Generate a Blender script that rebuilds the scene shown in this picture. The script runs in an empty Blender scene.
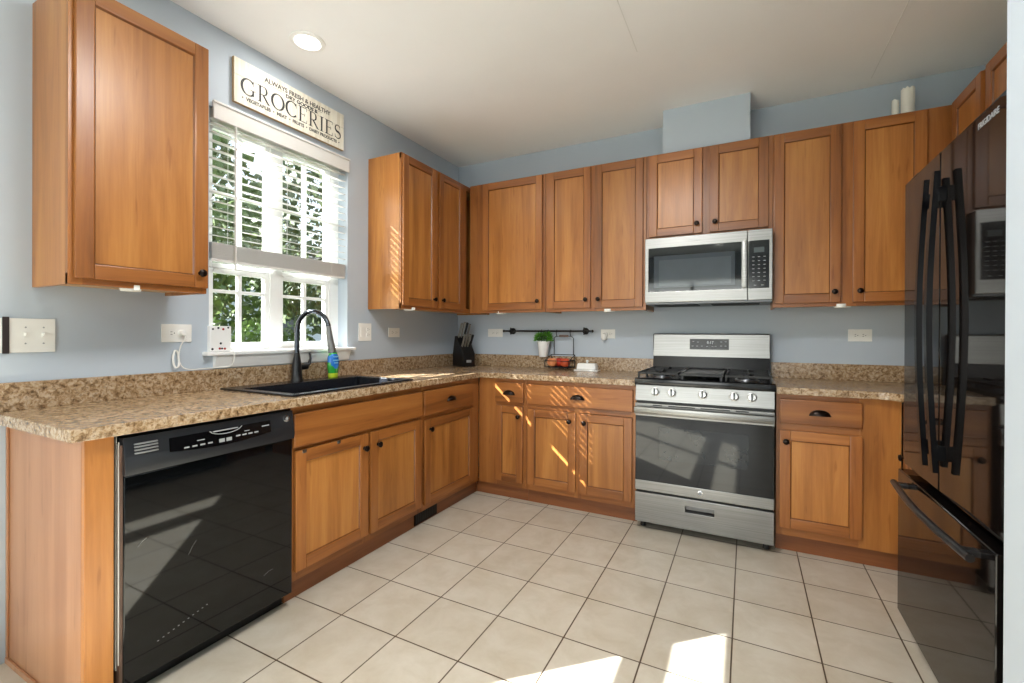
import bpy, bmesh, math, random
from mathutils import Vector, Matrix
random.seed(7)
PI = math.pi
scn = bpy.context.scene
COL = scn.collection

# ------------------------------------------------------------------ camera
cam = bpy.data.cameras.new('camera')
cam.sensor_width = 36.0
cam.lens = 450.11 * 36.0 / 1024.0
cam.shift_x = -7.58 / 1024.0
cam.shift_y = -7.04 / 1024.0
cam.clip_start = 0.05
camo = bpy.data.objects.new('camera', cam)
COL.objects.link(camo)
yaw, pitch, roll = 0.4669, -0.0022, 0.0040
Fv = Vector((-math.sin(yaw), math.cos(yaw), 0)); Rv = Vector((math.cos(yaw), math.sin(yaw), 0)); Uv = Vector((0, 0, 1))
F2 = Fv * math.cos(pitch) + Uv * math.sin(pitch); U2 = Uv * math.cos(pitch) - Fv * math.sin(pitch)
R3 = Rv * math.cos(roll) + U2 * math.sin(roll); U3 = U2 * math.cos(roll) - Rv * math.sin(roll)
mw = Matrix((R3, U3, -F2)).transposed().to_4x4()
mw.translation = Vector((2.3977, -3.4833, 1.2017))
camo.matrix_world = mw
scn.camera = camo

# ------------------------------------------------------------------ view, world, sun, door light, rear fill
scn.view_settings.view_transform = 'Standard'
scn.view_settings.look = 'None'
scn.view_settings.gamma = 1.0
scn.view_settings.use_curve_mapping = False
scn.view_settings.exposure = 0.60
scn.cycles.max_bounces = 10
scn.cycles.diffuse_bounces = 5
scn.cycles.glossy_bounces = 5
scn.cycles.transparent_max_bounces = 24
scn.cycles.sample_clamp_indirect = 12.0
scn.cycles.caustics_reflective = False
scn.cycles.caustics_refractive = False

SUN_DIR = Vector((1.0, 0.92, -0.90)).normalized()
world = bpy.data.worlds.new('world')
scn.world = world
world.use_nodes = True
wn = world.node_tree.nodes; wl = world.node_tree.links
bg = wn['Background']
sky = wn.new('ShaderNodeTexSky')
sky.sky_type = 'NISHITA'
sky.sun_disc = False
sky.sun_elevation = math.asin(-SUN_DIR.z)
sky.sun_rotation = math.atan2(-SUN_DIR.x, -SUN_DIR.y)
sky.dust_density = 3.0
wmix = wn.new('ShaderNodeMixRGB')
wmix.inputs[0].default_value = 0.55
wmix.inputs[2].default_value = (2.4, 2.45, 2.5, 1)
wl.new(sky.outputs[0], wmix.inputs[1]); wl.new(wmix.outputs[0], bg.inputs[0])
bg.inputs[1].default_value = 0.55

sl = bpy.data.lights.new('sun', 'SUN')
sl.energy = 30.0; sl.angle = 0.006; sl.color = (0.96, 0.985, 1.0)
so = bpy.data.objects.new('sun', sl); COL.objects.link(so)
so.rotation_euler = SUN_DIR.to_track_quat('-Z', 'Y').to_euler()
so.location = (-6, -7, 7)

def area(name, loc, direction, sx, sy, energy, color=(1, 1, 1), spread=PI):
    l = bpy.data.lights.new(name, 'AREA'); l.shape = 'RECTANGLE'; l.size = sx; l.size_y = sy
    l.energy = energy; l.color = color; l.spread = spread
    o = bpy.data.objects.new(name, l); COL.objects.link(o); o.location = loc
    o.rotation_euler = Vector(direction).to_track_quat('-Z', 'Y').to_euler()
    return o
area('patio_daylight', (-0.35, -4.57, 1.15), (1, 0.1, 0), 1.8, 2.1, 6, (0.90, 0.96, 1.0))
area('rear_fill', (1.45, -6.95, 1.35), (0, 1, 0.05), 2.3, 2.0, 44, (0.92, 0.965, 1.0))  # fill lamp added outside the rear opening to brighten the kitchen

# ------------------------------------------------------------------ materials
def new_mat(name):
    m = bpy.data.materials.new(name); m.use_nodes = True
    nt = m.node_tree
    return m, nt, nt.nodes['Principled BSDF']
def s2l(c):
    f = lambda v: v / 12.92 if v <= 0.04045 else ((v + 0.055) / 1.055) ** 2.4
    return tuple(f(v / 255.0) for v in c) + (1.0,)
def N(nt, typ, **kw):
    n = nt.nodes.new(typ)
    for k, v in kw.items(): setattr(n, k, v)
    return n
def ramp(nt, stops, fac):
    r = nt.nodes.new('ShaderNodeValToRGB')
    el = r.color_ramp.elements
    while len(el) < len(stops): el.new(0.5)
    for e, (p, c) in zip(el, stops): e.position = p; e.color = c
    nt.links.new(fac, r.inputs[0])
    return r.outputs[0]
def coords(nt, scale=(1, 1, 1), loc=(0, 0, 0), rnd=False):
    tc = N(nt, 'ShaderNodeTexCoord'); mp = N(nt, 'ShaderNodeMapping')
    mp.inputs['Scale'].default_value = scale; mp.inputs['Location'].default_value = loc
    src = tc.outputs['Object']
    if rnd:
        oi = N(nt, 'ShaderNodeObjectInfo'); mu = N(nt, 'ShaderNodeVectorMath', operation='SCALE')
        mu.inputs[0].default_value = (3.1, 2.3, 5.7); nt.links.new(oi.outputs['Random'], mu.inputs['Scale'])
        ad = N(nt, 'ShaderNodeVectorMath', operation='ADD')
        nt.links.new(src, ad.inputs[0]); nt.links.new(mu.outputs[0], ad.inputs[1]); src = ad.outputs[0]
    nt.links.new(src, mp.inputs[0])
    return mp.outputs[0]
def noise(nt, vec, scale, detail=4, rough=0.55, dist=0.0):
    n = N(nt, 'ShaderNodeTexNoise'); n.inputs['Scale'].default_value = scale; n.inputs['Detail'].default_value = detail
    n.inputs['Roughness'].default_value = rough; n.inputs['Distortion'].default_value = dist
    nt.links.new(vec, n.inputs['Vector']); return n.outputs['Fac']
def bump(nt, b, height, strength=0.1, dist=0.01):
    bn = N(nt, 'ShaderNodeBump'); bn.inputs['Strength'].default_value = strength; bn.inputs['Distance'].default_value = dist
    nt.links.new(height, bn.inputs['Height']); nt.links.new(bn.outputs[0], b.inputs['Normal'])
def plain(name, rgb, rough=0.5, metal=0.0, coat=0.0, spec=0.5, var=0.04, emit=None):
    m, nt, b = new_mat(name)
    c = s2l(rgb)
    f = noise(nt, coords(nt), 14.0, 3)
    d = tuple(max(0, v * (1 - var)) for v in c[:3]) + (1,); u = tuple(min(1, v * (1 + var)) for v in c[:3]) + (1,)
    nt.links.new(ramp(nt, [(0.3, d), (0.7, u)], f), b.inputs['Base Color'])
    b.inputs['Roughness'].default_value = rough; b.inputs['Metallic'].default_value = metal
    b.inputs['Coat Weight'].default_value = coat; b.inputs['Specular IOR Level'].default_value = spec
    if emit:
        b.inputs['Emission Color'].default_value = s2l(emit[0]); b.inputs['Emission Strength'].default_value = emit[1]
    return m
def wood(name, dark, mid, light, vertical=True, rough=0.36):
    m, nt, b = new_mat(name)
    sc = (9.0, 9.0, 0.75) if vertical else (0.75, 9.0, 9.0)
    v1 = coords(nt, sc, rnd=True)
    f1 = noise(nt, v1, 1.3, 5, 0.6, 0.5)
    sc2 = (120, 120, 3.0) if vertical else (3.0, 120, 120)
    f2 = noise(nt, coords(nt, sc2, rnd=True), 1.0, 3, 0.6)
    mix = N(nt, 'ShaderNodeMath', operation='MULTIPLY_ADD')
    nt.links.new(f2, mix.inputs[0]); mix.inputs[1].default_value = 0.22
    nt.links.new(f1, mix.inputs[2])
    sub = N(nt, 'ShaderNodeMath', operation='SUBTRACT'); nt.links.new(mix.outputs[0], sub.inputs[0]); sub.inputs[1].default_value = 0.11
    col = ramp(nt, [(0.28, s2l(dark)), (0.5, s2l(mid)), (0.74, s2l(light))], sub.outputs[0])
    f3 = noise(nt, coords(nt, (42, 42, 5.0) if vertical else (5.0, 42, 42), rnd=True), 1.0, 2, 0.5)
    fl = ramp(nt, [(0.66, (1, 1, 1, 1)), (0.74, (0.62, 0.52, 0.42, 1))], f3)
    mf = N(nt, 'ShaderNodeMixRGB', blend_type='MULTIPLY'); mf.inputs[0].default_value = 0.55
    nt.links.new(col, mf.inputs[1]); nt.links.new(fl, mf.inputs[2]); col = mf.outputs[0]
    oi = N(nt, 'ShaderNodeObjectInfo')
    mr = N(nt, 'ShaderNodeMapRange'); mr.inputs['To Min'].default_value = 0.90; mr.inputs['To Max'].default_value = 1.10
    nt.links.new(oi.outputs['Random'], mr.inputs['Value'])
    hs = N(nt, 'ShaderNodeHueSaturation'); nt.links.new(col, hs.inputs['Color']); nt.links.new(mr.outputs[0], hs.inputs['Value'])
    nt.links.new(hs.outputs[0], b.inputs['Base Color'])
    b.inputs['Roughness'].default_value = rough; b.inputs['Coat Weight'].default_value = 0.18; b.inputs['Coat Roughness'].default_value = 0.25
    bump(nt, b, f2, 0.05, 0.002)
    return m
WV = wood('cherry_frame_vertical', (112, 64, 26), (147, 89, 40), (168, 109, 54))
WH = wood('cherry_frame_horizontal', (112, 64, 26), (147, 89, 40), (168, 109, 54), False)
WP = wood('cherry_panel', (140, 86, 37), (169, 109, 51), (190, 132, 67))
WD = wood('cherry_dark_groove', (84, 46, 18), (108, 62, 26), (124, 76, 36))  # bead around the door panel, darker than the frame
WE = wood('maple_veneer_end', (152, 104, 72), (166, 118, 84), (176, 130, 96))
WI = plain('cabinet_interior', (196, 160, 118), 0.6)
WT = wood('toe_board', (96, 54, 24), (122, 70, 34), (140, 86, 46), False, 0.42)

def granite():
    m, nt, b = new_mat('laminate_stone')
    v = coords(nt, (1, 1, 1))
    f1 = noise(nt, v, 50, 5, 0.7, 0.6)
    f2 = noise(nt, v, 120, 4, 0.65)
    f3 = noise(nt, v, 9, 3, 0.5, 0.8)
    c1 = ramp(nt, [(0.28, s2l((66, 52, 38))), (0.40, s2l((132, 106, 76))), (0.50, s2l((172, 146, 114))), (0.62, s2l((198, 180, 156))), (0.74, s2l((160, 128, 90)))], f1)
    c2 = ramp(nt, [(0.38, (0.14, 0.11, 0.09, 1)), (0.48, (1, 1, 1, 1))], f2)
    c3 = ramp(nt, [(0.35, (0.86, 0.80, 0.72, 1)), (0.65, (1, 0.98, 0.97, 1))], f3)
    mx = N(nt, 'ShaderNodeMixRGB', blend_type='MULTIPLY'); mx.inputs[0].default_value = 0.46
    m2 = N(nt, 'ShaderNodeMixRGB', blend_type='MULTIPLY'); m2.inputs[0].default_value = 1.0
    nt.links.new(c1, mx.inputs[1]); nt.links.new(c2, mx.inputs[2]); nt.links.new(mx.outputs[0], m2.inputs[1]); nt.links.new(c3, m2.inputs[2]); nt.links.new(m2.outputs[0], b.inputs['Base Color'])
    b.inputs['Roughness'].default_value = 0.24; b.inputs['Specular IOR Level'].default_value = 0.65
    return m
GR = granite()

def tilefloor():
    m, nt, b = new_mat('ceramic_tile')
    v = coords(nt, (1, 1, 1), (0.031, 0.027, 0))
    br = N(nt, 'ShaderNodeTexBrick'); br.offset = 0.0; br.squash = 1.0
    br.inputs['Scale'].default_value = 1.0; br.inputs['Brick Width'].default_value = 0.298; br.inputs['Row Height'].default_value = 0.298
    br.inputs['Mortar Size'].default_value = 0.0032; br.inputs['Mortar Smooth'].default_value = 0.25; br.inputs['Bias'].default_value = 0.0
    br.inputs['Color1'].default_value = s2l((194, 185, 170)); br.inputs['Color2'].default_value = s2l((202, 194, 180)); br.inputs['Mortar'].default_value = s2l((84, 68, 52))
    nt.links.new(v, br.inputs['Vector'])
    f = noise(nt, coords(nt), 7, 6, 0.65, 0.4)
    mot = ramp(nt, [(0.32, (0.82, 0.78, 0.71, 1)), (0.64, (1, 1, 1, 1))], f)
    mx = N(nt, 'ShaderNodeMixRGB', blend_type='MULTIPLY'); mx.inputs[0].default_value = 0.8
    nt.links.new(br.outputs['Color'], mx.inputs[1]); nt.links.new(mot, mx.inputs[2]); nt.links.new(mx.outputs[0], b.inputs['Base Color'])
    b.inputs['Roughness'].default_value = 0.34; b.inputs['Specular IOR Level'].default_value = 0.45
    inv = N(nt, 'ShaderNodeMath', operation='SUBTRACT'); inv.inputs[0].default_value = 1.0; nt.links.new(br.outputs['Fac'], inv.inputs[1])
    bump(nt, b, inv.outputs[0], 0.35, 0.003)
    return m
FLOOR = tilefloor()
def wallpaint(name, rgb, rough=0.6, bs=0.03):
    m, nt, b = new_mat(name)
    c = s2l(rgb); f = noise(nt, coords(nt), 3, 3)
    nt.links.new(ramp(nt, [(0.3, tuple(x * 0.975 for x in c[:3]) + (1,)), (0.7, c)], f), b.inputs['Base Color'])
    b.inputs['Roughness'].default_value = rough; b.inputs['Specular IOR Level'].default_value = 0.35
    bump(nt, b, noise(nt, coords(nt), 260, 2), bs, 0.002)
    return m
WALL = wallpaint('blue_grey_paint', (184, 194, 204))
CEIL = wallpaint('ceiling_white', (245, 245, 246), 0.8)
TRIM = plain('white_trim', (238, 238, 236), 0.4, var=0.01)
BLIND = plain('white_blind', (222, 221, 218), 0.42, var=0.01)
WPL = plain('white_plastic', (236, 235, 230), 0.35, var=0.01)
WGR = plain('grey_slot', (70, 68, 66), 0.5)
BRONZE = plain('dark_bronze', (38, 30, 26), 0.3, 0.85, var=0.1)
BLK = plain('black_gloss', (10, 10, 12), 0.12, spec=0.5, var=0.1)
BLKS = plain('black_satin', (13, 13, 15), 0.34, var=0.1)
BLKM = plain('black_matte', (18, 18, 18), 0.6, var=0.1)
IRON = plain('cast_iron', (24, 24, 25), 0.5, 0.2, var=0.1)
DWTOP = plain('charcoal_panel', (28, 30, 34), 0.36, var=0.06)
GLASSBLK = plain('black_glass', (8, 10, 12), 0.04, spec=0.5, var=0.05)
GLASSGRY = plain('grey_screen_glass', (58, 64, 70), 0.05, spec=0.6, var=0.05)
OVWIN = plain('oven_window', (26, 30, 32), 0.05, spec=0.5, var=0.3)
CHROME = plain('chrome', (200, 202, 205), 0.12, 1.0, var=0.02)
GREYP = plain('grey_print', (150, 152, 154), 0.5, var=0.02)
WHITEP = plain('white_print', (225, 226, 226), 0.5, var=0.02)
SINKM = plain('black_sink', (22, 24, 30), 0.26, spec=0.6, var=0.2)
CERAM = plain('white_ceramic', (240, 240, 238), 0.18, coat=0.3, var=0.01)
WAX = plain('white_wax', (240, 238, 228), 0.5, var=0.02)
KNS = plain('knob_silver', (206, 206, 204), 0.3, 0.6)
KNG = plain('knob_slot', (46, 48, 50), 0.4)
def steel():
    m, nt, b = new_mat('brushed_steel')
    f = noise(nt, coords(nt, (2, 240, 240)), 1.0, 3)
    nt.links.new(ramp(nt, [(0.3, s2l((134, 133, 130))), (0.7, s2l((154, 153, 150)))], f), b.inputs['Base Color'])
    b.inputs['Metallic'].default_value = 1.0; b.inputs['Roughness'].default_value = 0.34
    bump(nt, b, f, 0.03, 0.001)
    return m
STEEL = steel()
def glass(name='window_glass'):
    m, nt, b = new_mat(name)
    nt.nodes.remove(b)
    tr = N(nt, 'ShaderNodeBsdfTransparent'); gl = N(nt, 'ShaderNodeBsdfGlossy'); gl.inputs['Roughness'].default_value = 0.02
    lw = N(nt, 'ShaderNodeLayerWeight'); lw.inputs['Blend'].default_value = 0.5
    pw = N(nt, 'ShaderNodeMath', operation='POWER'); nt.links.new(lw.outputs['Facing'], pw.inputs[0]); pw.inputs[1].default_value = 4.0
    fr = N(nt, 'ShaderNodeMath', operation='MULTIPLY_ADD'); nt.links.new(pw.outputs[0], fr.inputs[0]); fr.inputs[1].default_value = 0.55; fr.inputs[2].default_value = 0.03
    mx = N(nt, 'ShaderNodeMixShader')
    tr.inputs[0].default_value = (0.93, 0.95, 0.94, 1)
    nt.links.new(fr.outputs[0], mx.inputs[0]); nt.links.new(tr.outputs[0], mx.inputs[1]); nt.links.new(gl.outputs[0], mx.inputs[2])
    nt.links.new(mx.outputs[0], nt.nodes['Material Output'].inputs[0])
    return m
GLASS = glass()
def leaf(name, a, bcol):
    m, nt, b = new_mat(name)
    f = noise(nt, coords(nt), 9, 3)
    nt.links.new(ramp(nt, [(0.3, s2l(a)), (0.7, s2l(bcol))], f), b.inputs['Base Color'])
    b.inputs['Roughness'].default_value = 0.5
    b.inputs['Transmission Weight'].default_value = 0.0
    b.inputs['Subsurface Weight'].default_value = 0.0
    return m
LEAF1 = leaf('leaf_dark', (44, 58, 28), (78, 92, 46))
LEAF2 = leaf('leaf_light', (82, 108, 40), (122, 144, 66))
LEAF3 = leaf('leaf_mid', (56, 74, 34), (96, 112, 54))
BARK = plain('bark', (84, 68, 54), 0.8, var=0.2)
HERB = leaf('herb_leaf', (52, 116, 30), (122, 190, 66))
LAWN = leaf('lawn', (56, 70, 34), (78, 90, 48))
SIDING = plain('pale_siding', (190, 194, 200), 0.6)
ROOFM = plain('roof_shingle', (92, 88, 86), 0.8, var=0.1)
SIGNW = None
def signwood():
    m, nt, b = new_mat('distressed_cream_board')
    f = noise(nt, coords(nt, (30, 2, 2)), 1.5, 5, 0.6, 0.3)
    f2 = noise(nt, coords(nt), 22, 5, 0.7)
    c = ramp(nt, [(0.25, s2l((206, 198, 178))), (0.6, s2l((232, 228, 214)))], f)
    d = ramp(nt, [(0.24, (0.66, 0.55, 0.40, 1)), (0.36, (1, 1, 1, 1))], f2)
    mx = N(nt, 'ShaderNodeMixRGB', blend_type='MULTIPLY'); mx.inputs[0].default_value = 0.8
    nt.links.new(c, mx.inputs[1]); nt.links.new(d, mx.inputs[2]); nt.links.new(mx.outputs[0], b.inputs['Base Color'])
    b.inputs['Roughness'].default_value = 0.6
    return m
SIGNW = signwood()
INK = plain('sign_ink', (40, 40, 42), 0.6, var=0.15)
INK2 = plain('sign_ink_faded', (84, 82, 78), 0.6, var=0.15)
SIGNE = plain('sign_raw_edge', (176, 146, 104), 0.6, var=0.15)
APPLE = leaf('apple_red', (168, 34, 26), (206, 66, 40))
PEACH = leaf('peach_skin', (222, 120, 70), (238, 160, 104))
APPLE2 = leaf('apple_orange', (200, 62, 36), (226, 104, 60))
LAMP = plain('lamp_lens', (255, 250, 240), 0.4, emit=((255, 248, 236), 5.0), var=0.0)
SOAPB = plain('soap_blue', (40, 120, 205), 0.2, coat=0.3)
SOAPG = plain('soap_green', (52, 160, 62), 0.2, coat=0.3)
SOAPY = plain('soap_lime', (190, 214, 50), 0.2, coat=0.3)
SOAPW = plain('soap_label', (120, 190, 230), 0.3)
DARKRED = plain('dark_red_spot', (150, 40, 40), 0.5)

# ------------------------------------------------------------------ mesh kit
class MB:
    def __init__(s): s.bm = bmesh.new()
    def _mark(s, faces, mat):
        for f in faces: f.material_index = mat
    def box(s, x0, x1, y0, y1, z0, z1, bev=0.0, mat=0, seg=2):
        if x0 > x1: x0, x1 = x1, x0
        if y0 > y1: y0, y1 = y1, y0
        if z0 > z1: z0, z1 = z1, z0
        r = bmesh.ops.create_cube(s.bm, size=1.0)
        vs = r['verts']
        for v in vs: v.co = Vector(((x0 + x1) / 2 + v.co.x * (x1 - x0), (y0 + y1) / 2 + v.co.y * (y1 - y0), (z0 + z1) / 2 + v.co.z * (z1 - z0)))
        fs = set(f for v in vs for f in v.link_faces)
        s._mark(fs, mat)
        if bev > 0:
            es = set(e for v in vs for e in v.link_edges)
            bev = min(bev, 0.45 * min(x1 - x0, y1 - y0, z1 - z0))
            bmesh.ops.bevel(s.bm, geom=list(es), offset=bev, segments=seg, profile=0.6, affect='EDGES', material=-1)
        return s
    def prism(s, pts, axis, a, b, mat=0, bev=0.0, bevside=None):
        # pts: 2-D outline; axis 'x': pts=(y,z), 'y': pts=(x,z), 'z': pts=(x,y)
        def P(p, c):
            return Vector((c, p[0], p[1])) if axis == 'x' else Vector((p[0], c, p[1])) if axis == 'y' else Vector((p[0], p[1], c))
        va = [s.bm.verts.new(P(p, a)) for p in pts]; vb = [s.bm.verts.new(P(p, b)) for p in pts]
        fs = [s.bm.faces.new(va), s.bm.faces.new(vb[::-1])]
        n = len(pts)
        for i in range(n): fs.append(s.bm.faces.new((va[i], vb[i], vb[(i + 1) % n], va[(i + 1) % n])))
        s._mark(fs, mat)
        bmesh.ops.recalc_face_normals(s.bm, faces=fs)
        if bev > 0:
            es = set()
            if bevside in (None, 'b'): es |= set(fs[1].edges)
            if bevside in (None, 'a'): es |= set(fs[0].edges)
            bmesh.ops.bevel(s.bm, geom=list(es), offset=bev, segments=2, profile=0.6, affect='EDGES', material=-1)
        return s
    def ring(s, c, ax, r, n, ref=None):
        ax = Vector(ax).normalized()
        ref = Vector(ref) if ref else (Vector((0, 0, 1)) if abs(ax.z) < 0.9 else Vector((1, 0, 0)))
        u = ax.cross(ref).normalized(); w = ax.cross(u).normalized()
        return [s.bm.verts.new(Vector(c) + (u * math.cos(2 * PI * i / n) + w * math.sin(2 * PI * i / n)) * r) for i in range(n)]
    def skin(s, rings, mat=0, cap=True):
        fs = []
        for a, b in zip(rings, rings[1:]):
            n = len(a)
            for i in range(n): fs.append(s.bm.faces.new((a[i], a[(i + 1) % n], b[(i + 1) % n], b[i])))
        if cap:
            fs.append(s.bm.faces.new(rings[0][::-1])); fs.append(s.bm.faces.new(rings[-1]))
        s._mark(fs, mat)
        bmesh.ops.recalc_face_normals(s.bm, faces=fs)
        return s
    def cyl(s, p0, p1, r0, r1=None, n=16, mat=0):
        r1 = r0 if r1 is None else r1
        ax = Vector(p1) - Vector(p0)
        return s.skin([s.ring(p0, ax, r0, n), s.ring(p1, ax, r1, n)], mat)
    def lathe(s, org, ax, prof, n=20, mat=0):
        ax = Vector(ax).normalized(); org = Vector(org)
        return s.skin([s.ring(org + ax * h, ax, max(r, 0.0003), n) for r, h in prof], mat)
    def tube(s, pts, r, n=8, mat=0):
        pts = [Vector(p) for p in pts]; rr = r if isinstance(r, (list, tuple)) else [r] * len(pts)
        rings = []; ref = None
        for i, p in enumerate(pts):
            t = (pts[min(i + 1, len(pts) - 1)] - pts[max(i - 1, 0)]).normalized()
            if ref is None: ref = Vector((0, 0, 1)) if abs(t.z) < 0.9 else Vector((1, 0, 0))
            u = t.cross(ref).normalized(); w = u.cross(t).normalized(); ref = w
            rings.append([s.bm.verts.new(p + (u * math.cos(2 * PI * k / n) + w * math.sin(2 * PI * k / n)) * rr[i]) for k in range(n)])
        return s.skin(rings, mat)
    def slab(s, A, B, keep, axis, c0, c1, mat=0, bev=0.0):
        # cells of a grid A x B kept by keep(i, j), extruded from c0 to c1 along axis, edges joined
        def P(a, b, c):
            return Vector((c, a, b)) if axis == 'x' else Vector((a, c, b)) if axis == 'y' else Vector((a, b, c))
        V = {}
        def vv(i, j, k):
            if (i, j, k) not in V: V[(i, j, k)] = s.bm.verts.new(P(A[i], B[j], (c0, c1)[k]))
            return V[(i, j, k)]
        fs = []
        K = lambda i, j: 0 <= i < len(A) - 1 and 0 <= j < len(B) - 1 and keep(i, j)
        for i in range(len(A) - 1):
            for j in range(len(B) - 1):
                if not K(i, j): continue
                for k in (0, 1): fs.append(s.bm.faces.new([vv(i, j, k), vv(i + 1, j, k), vv(i + 1, j + 1, k), vv(i, j + 1, k)]))
                for (di, dj, e) in ((-1, 0, ((i, j), (i, j + 1))), (1, 0, ((i + 1, j), (i + 1, j + 1))), (0, -1, ((i, j), (i + 1, j))), (0, 1, ((i, j + 1), (i + 1, j + 1)))):
                    if not K(i + di, j + dj):
                        (a, b), (c, d) = e
                        fs.append(s.bm.faces.new([vv(a, b, 0), vv(c, d, 0), vv(c, d, 1), vv(a, b, 1)]))
        s._mark(fs, mat)
        bmesh.ops.recalc_face_normals(s.bm, faces=fs)
        if bev > 0:
            es = [e for e in s.bm.edges if len(e.link_faces) == 2 and e.link_faces[0] in set(fs) and e.calc_face_angle(0) > 0.5]
            bmesh.ops.bevel(s.bm, geom=es, offset=bev, segments=2, profile=0.6, affect='EDGES', material=-1)
        return s
    def sphere(s, c, rx, ry=None, rz=None, seg=20, rings=12, mat=0):
        r = bmesh.ops.create_uvsphere(s.bm, u_segments=seg, v_segments=rings, radius=1.0)
        for v in r['verts']: v.co = Vector((c[0] + v.co.x * rx, c[1] + v.co.y * (ry or rx), c[2] + v.co.z * (rz or rx)))
        s._mark(set(f for v in r['verts'] for f in v.link_faces), mat)
        return s
    def quad(s, ps, mat=0):
        f = s.bm.faces.new([s.bm.verts.new(Vector(p)) for p in ps]); f.material_index = mat
        return s
    def xform(s, m):
        bmesh.ops.transform(s.bm, matrix=m, verts=s.bm.verts[:]); return s
    def build(s, name, mats, parent=None, smooth=35, loc=None):
        flat = []
        if smooth:          # broad plane faces keep their own normal, only bevels and round shapes shade smooth
            lim = math.radians(smooth); s.bm.faces.index_update()
            for f in s.bm.faces:
                nb = [g.calc_area() for e in f.edges if len(e.link_faces) == 2 and 0.02 < e.calc_face_angle(0) < lim for g in e.link_faces if g is not f]
                if nb and f.calc_area() > 4 * max(nb): flat.append(f.index)
        me = bpy.data.meshes.new(name); s.bm.to_mesh(me); s.bm.free()
        for m in (mats if isinstance(mats, (list, tuple)) else [mats]): me.materials.append(m)
        if smooth:
            me.shade_smooth(); me.set_sharp_from_angle(angle=math.radians(smooth))
            for i in flat: me.polygons[i].use_smooth = False
        o = bpy.data.objects.new(name, me); COL.objects.link(o)
        if parent: o.parent = parent
        if loc: o.location = loc
        return o
def tag(o, label=None, cat=None, group=None, kind=None):
    if label: o['label'] = label
    if cat: o['category'] = cat
    if group: o['group'] = group
    if kind: o['kind'] = kind
    return o
def thing(name, label, cat, loc=(0, 0, 0), rz=0.0, group=None):
    o = bpy.data.objects.new(name, None); COL.objects.link(o)
    o.empty_display_size = 0.1; o.location = loc; o.rotation_euler = (0, 0, rz)
    return tag(o, label, cat, group)
def struct(name, mb, mats, label, cat, parent=None, smooth=35):
    o = mb.build(name, mats, parent, smooth)
    return tag(o, label, cat, None, 'structure') if parent is None else o
def copy_tree(o, parent=None):
    c = o.copy(); COL.objects.link(c)
    if parent: c.parent = parent
    for ch in [x for x in bpy.data.objects if x.parent == o]: copy_tree(ch, c)
    return c
def text_mesh(body, size, name, mat, parent, M, extrude=0.0006, align='CENTER', squeeze=1.0, bold=0.0, fit=None):
    cu = bpy.data.curves.new(name, 'FONT'); cu.body = body; cu.size = size; cu.extrude = extrude; cu.align_x = align; cu.align_y = 'CENTER'; cu.offset = bold
    tmp = bpy.data.objects.new(name + '_tmp', cu); COL.objects.link(tmp)
    dg = bpy.context.evaluated_depsgraph_get(); dg.update()
    me = bpy.data.meshes.new_from_object(tmp.evaluated_get(dg))
    bpy.data.objects.remove(tmp); bpy.data.curves.remove(cu)
    if fit: squeeze = fit / (max(v.co.x for v in me.vertices) - min(v.co.x for v in me.vertices))
    me.transform(M @ Matrix.Diagonal((squeeze, 1, 1, 1)))
    me.name = name; me.materials.clear(); me.materials.append(mat)
    o = bpy.data.objects.new(name, me); COL.objects.link(o); o.parent = parent
    return o
def face_front(x, y, z):   # text in the local XZ plane, read from -Y
    return Matrix.Translation((x, y, z)) @ Matrix.Rotation(PI / 2, 4, 'X')

H = 2.743
XR = 3.71          # right wall behind the run
# ------------------------------------------------------------------ room shell
YB = -6.6
mb = MB().box(-0.15, XR + 0.15, YB - 0.15, 0.15, -0.12, 0.0)
struct('floor', mb, FLOOR, 'beige square ceramic tile floor with dark grout lines', 'floor')
mb = MB().box(-0.15, XR + 0.15, YB - 0.15, 0.15, H, H + 0.12)
struct('ceiling', mb, CEIL, 'flat white painted ceiling', 'ceiling')
mb = MB().box(1.856, 1.860, -1.6, -1.0, H - 0.002, H + 0.004).box(3.058, 3.062, -1.2, -0.12, H - 0.002, H + 0.004)
struct('trim_1', mb, wallpaint('seam_white', (228, 228, 228), 0.8), 'faint taped drywall seams across the white ceiling', 'ceiling seam')
# left wall with the kitchen window and the patio door opening behind the camera
WY0, WY1, WZ0, WZ1 = -2.175, -1.302, 1.085, 2.335
DY0, DY1, DZ1 = -5.50, -3.64, 2.225
A = [YB - 0.15, DY0, DY1, WY0, WY1, 0.15]; B = [0.0, WZ0, DZ1, WZ1, H]
mb = MB().slab(A, B, lambda i, j: not (i == 1 and j <= 1) and not (i == 3 and j in (1, 2)), 'x', -0.15, 0.0)
struct('wall_left', mb, WALL, 'blue-grey painted wall with the sink window', 'wall')
mb = MB().box(0.0, XR, 0.0, 0.15, 0, H)
struct('wall_back', mb, WALL, 'blue-grey painted wall behind the range', 'wall')
mb = MB().box(XR, XR + 0.15, -2.0, 0.15, 0, H)
struct('wall_right', mb, WALL, 'blue-grey painted wall behind the refrigerator', 'wall')
mb = MB().box(2.95, XR + 0.15, YB, -2.0, 0, H)
struct('wall_right_front', mb, WALL, 'pale blue-grey wall end at the right edge, beside the refrigerator', 'wall')
A = [0.0, 0.3, 2.6, 2.95]; B = [0, 0.35, 2.3, H]
mb = MB().slab(A, B, lambda i, j: not (i == 1 and j == 1), 'y', YB - 0.15, YB)
struct('wall_front', mb, WALL, 'blue-grey wall behind the viewpoint with an added window opening', 'wall')
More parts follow.
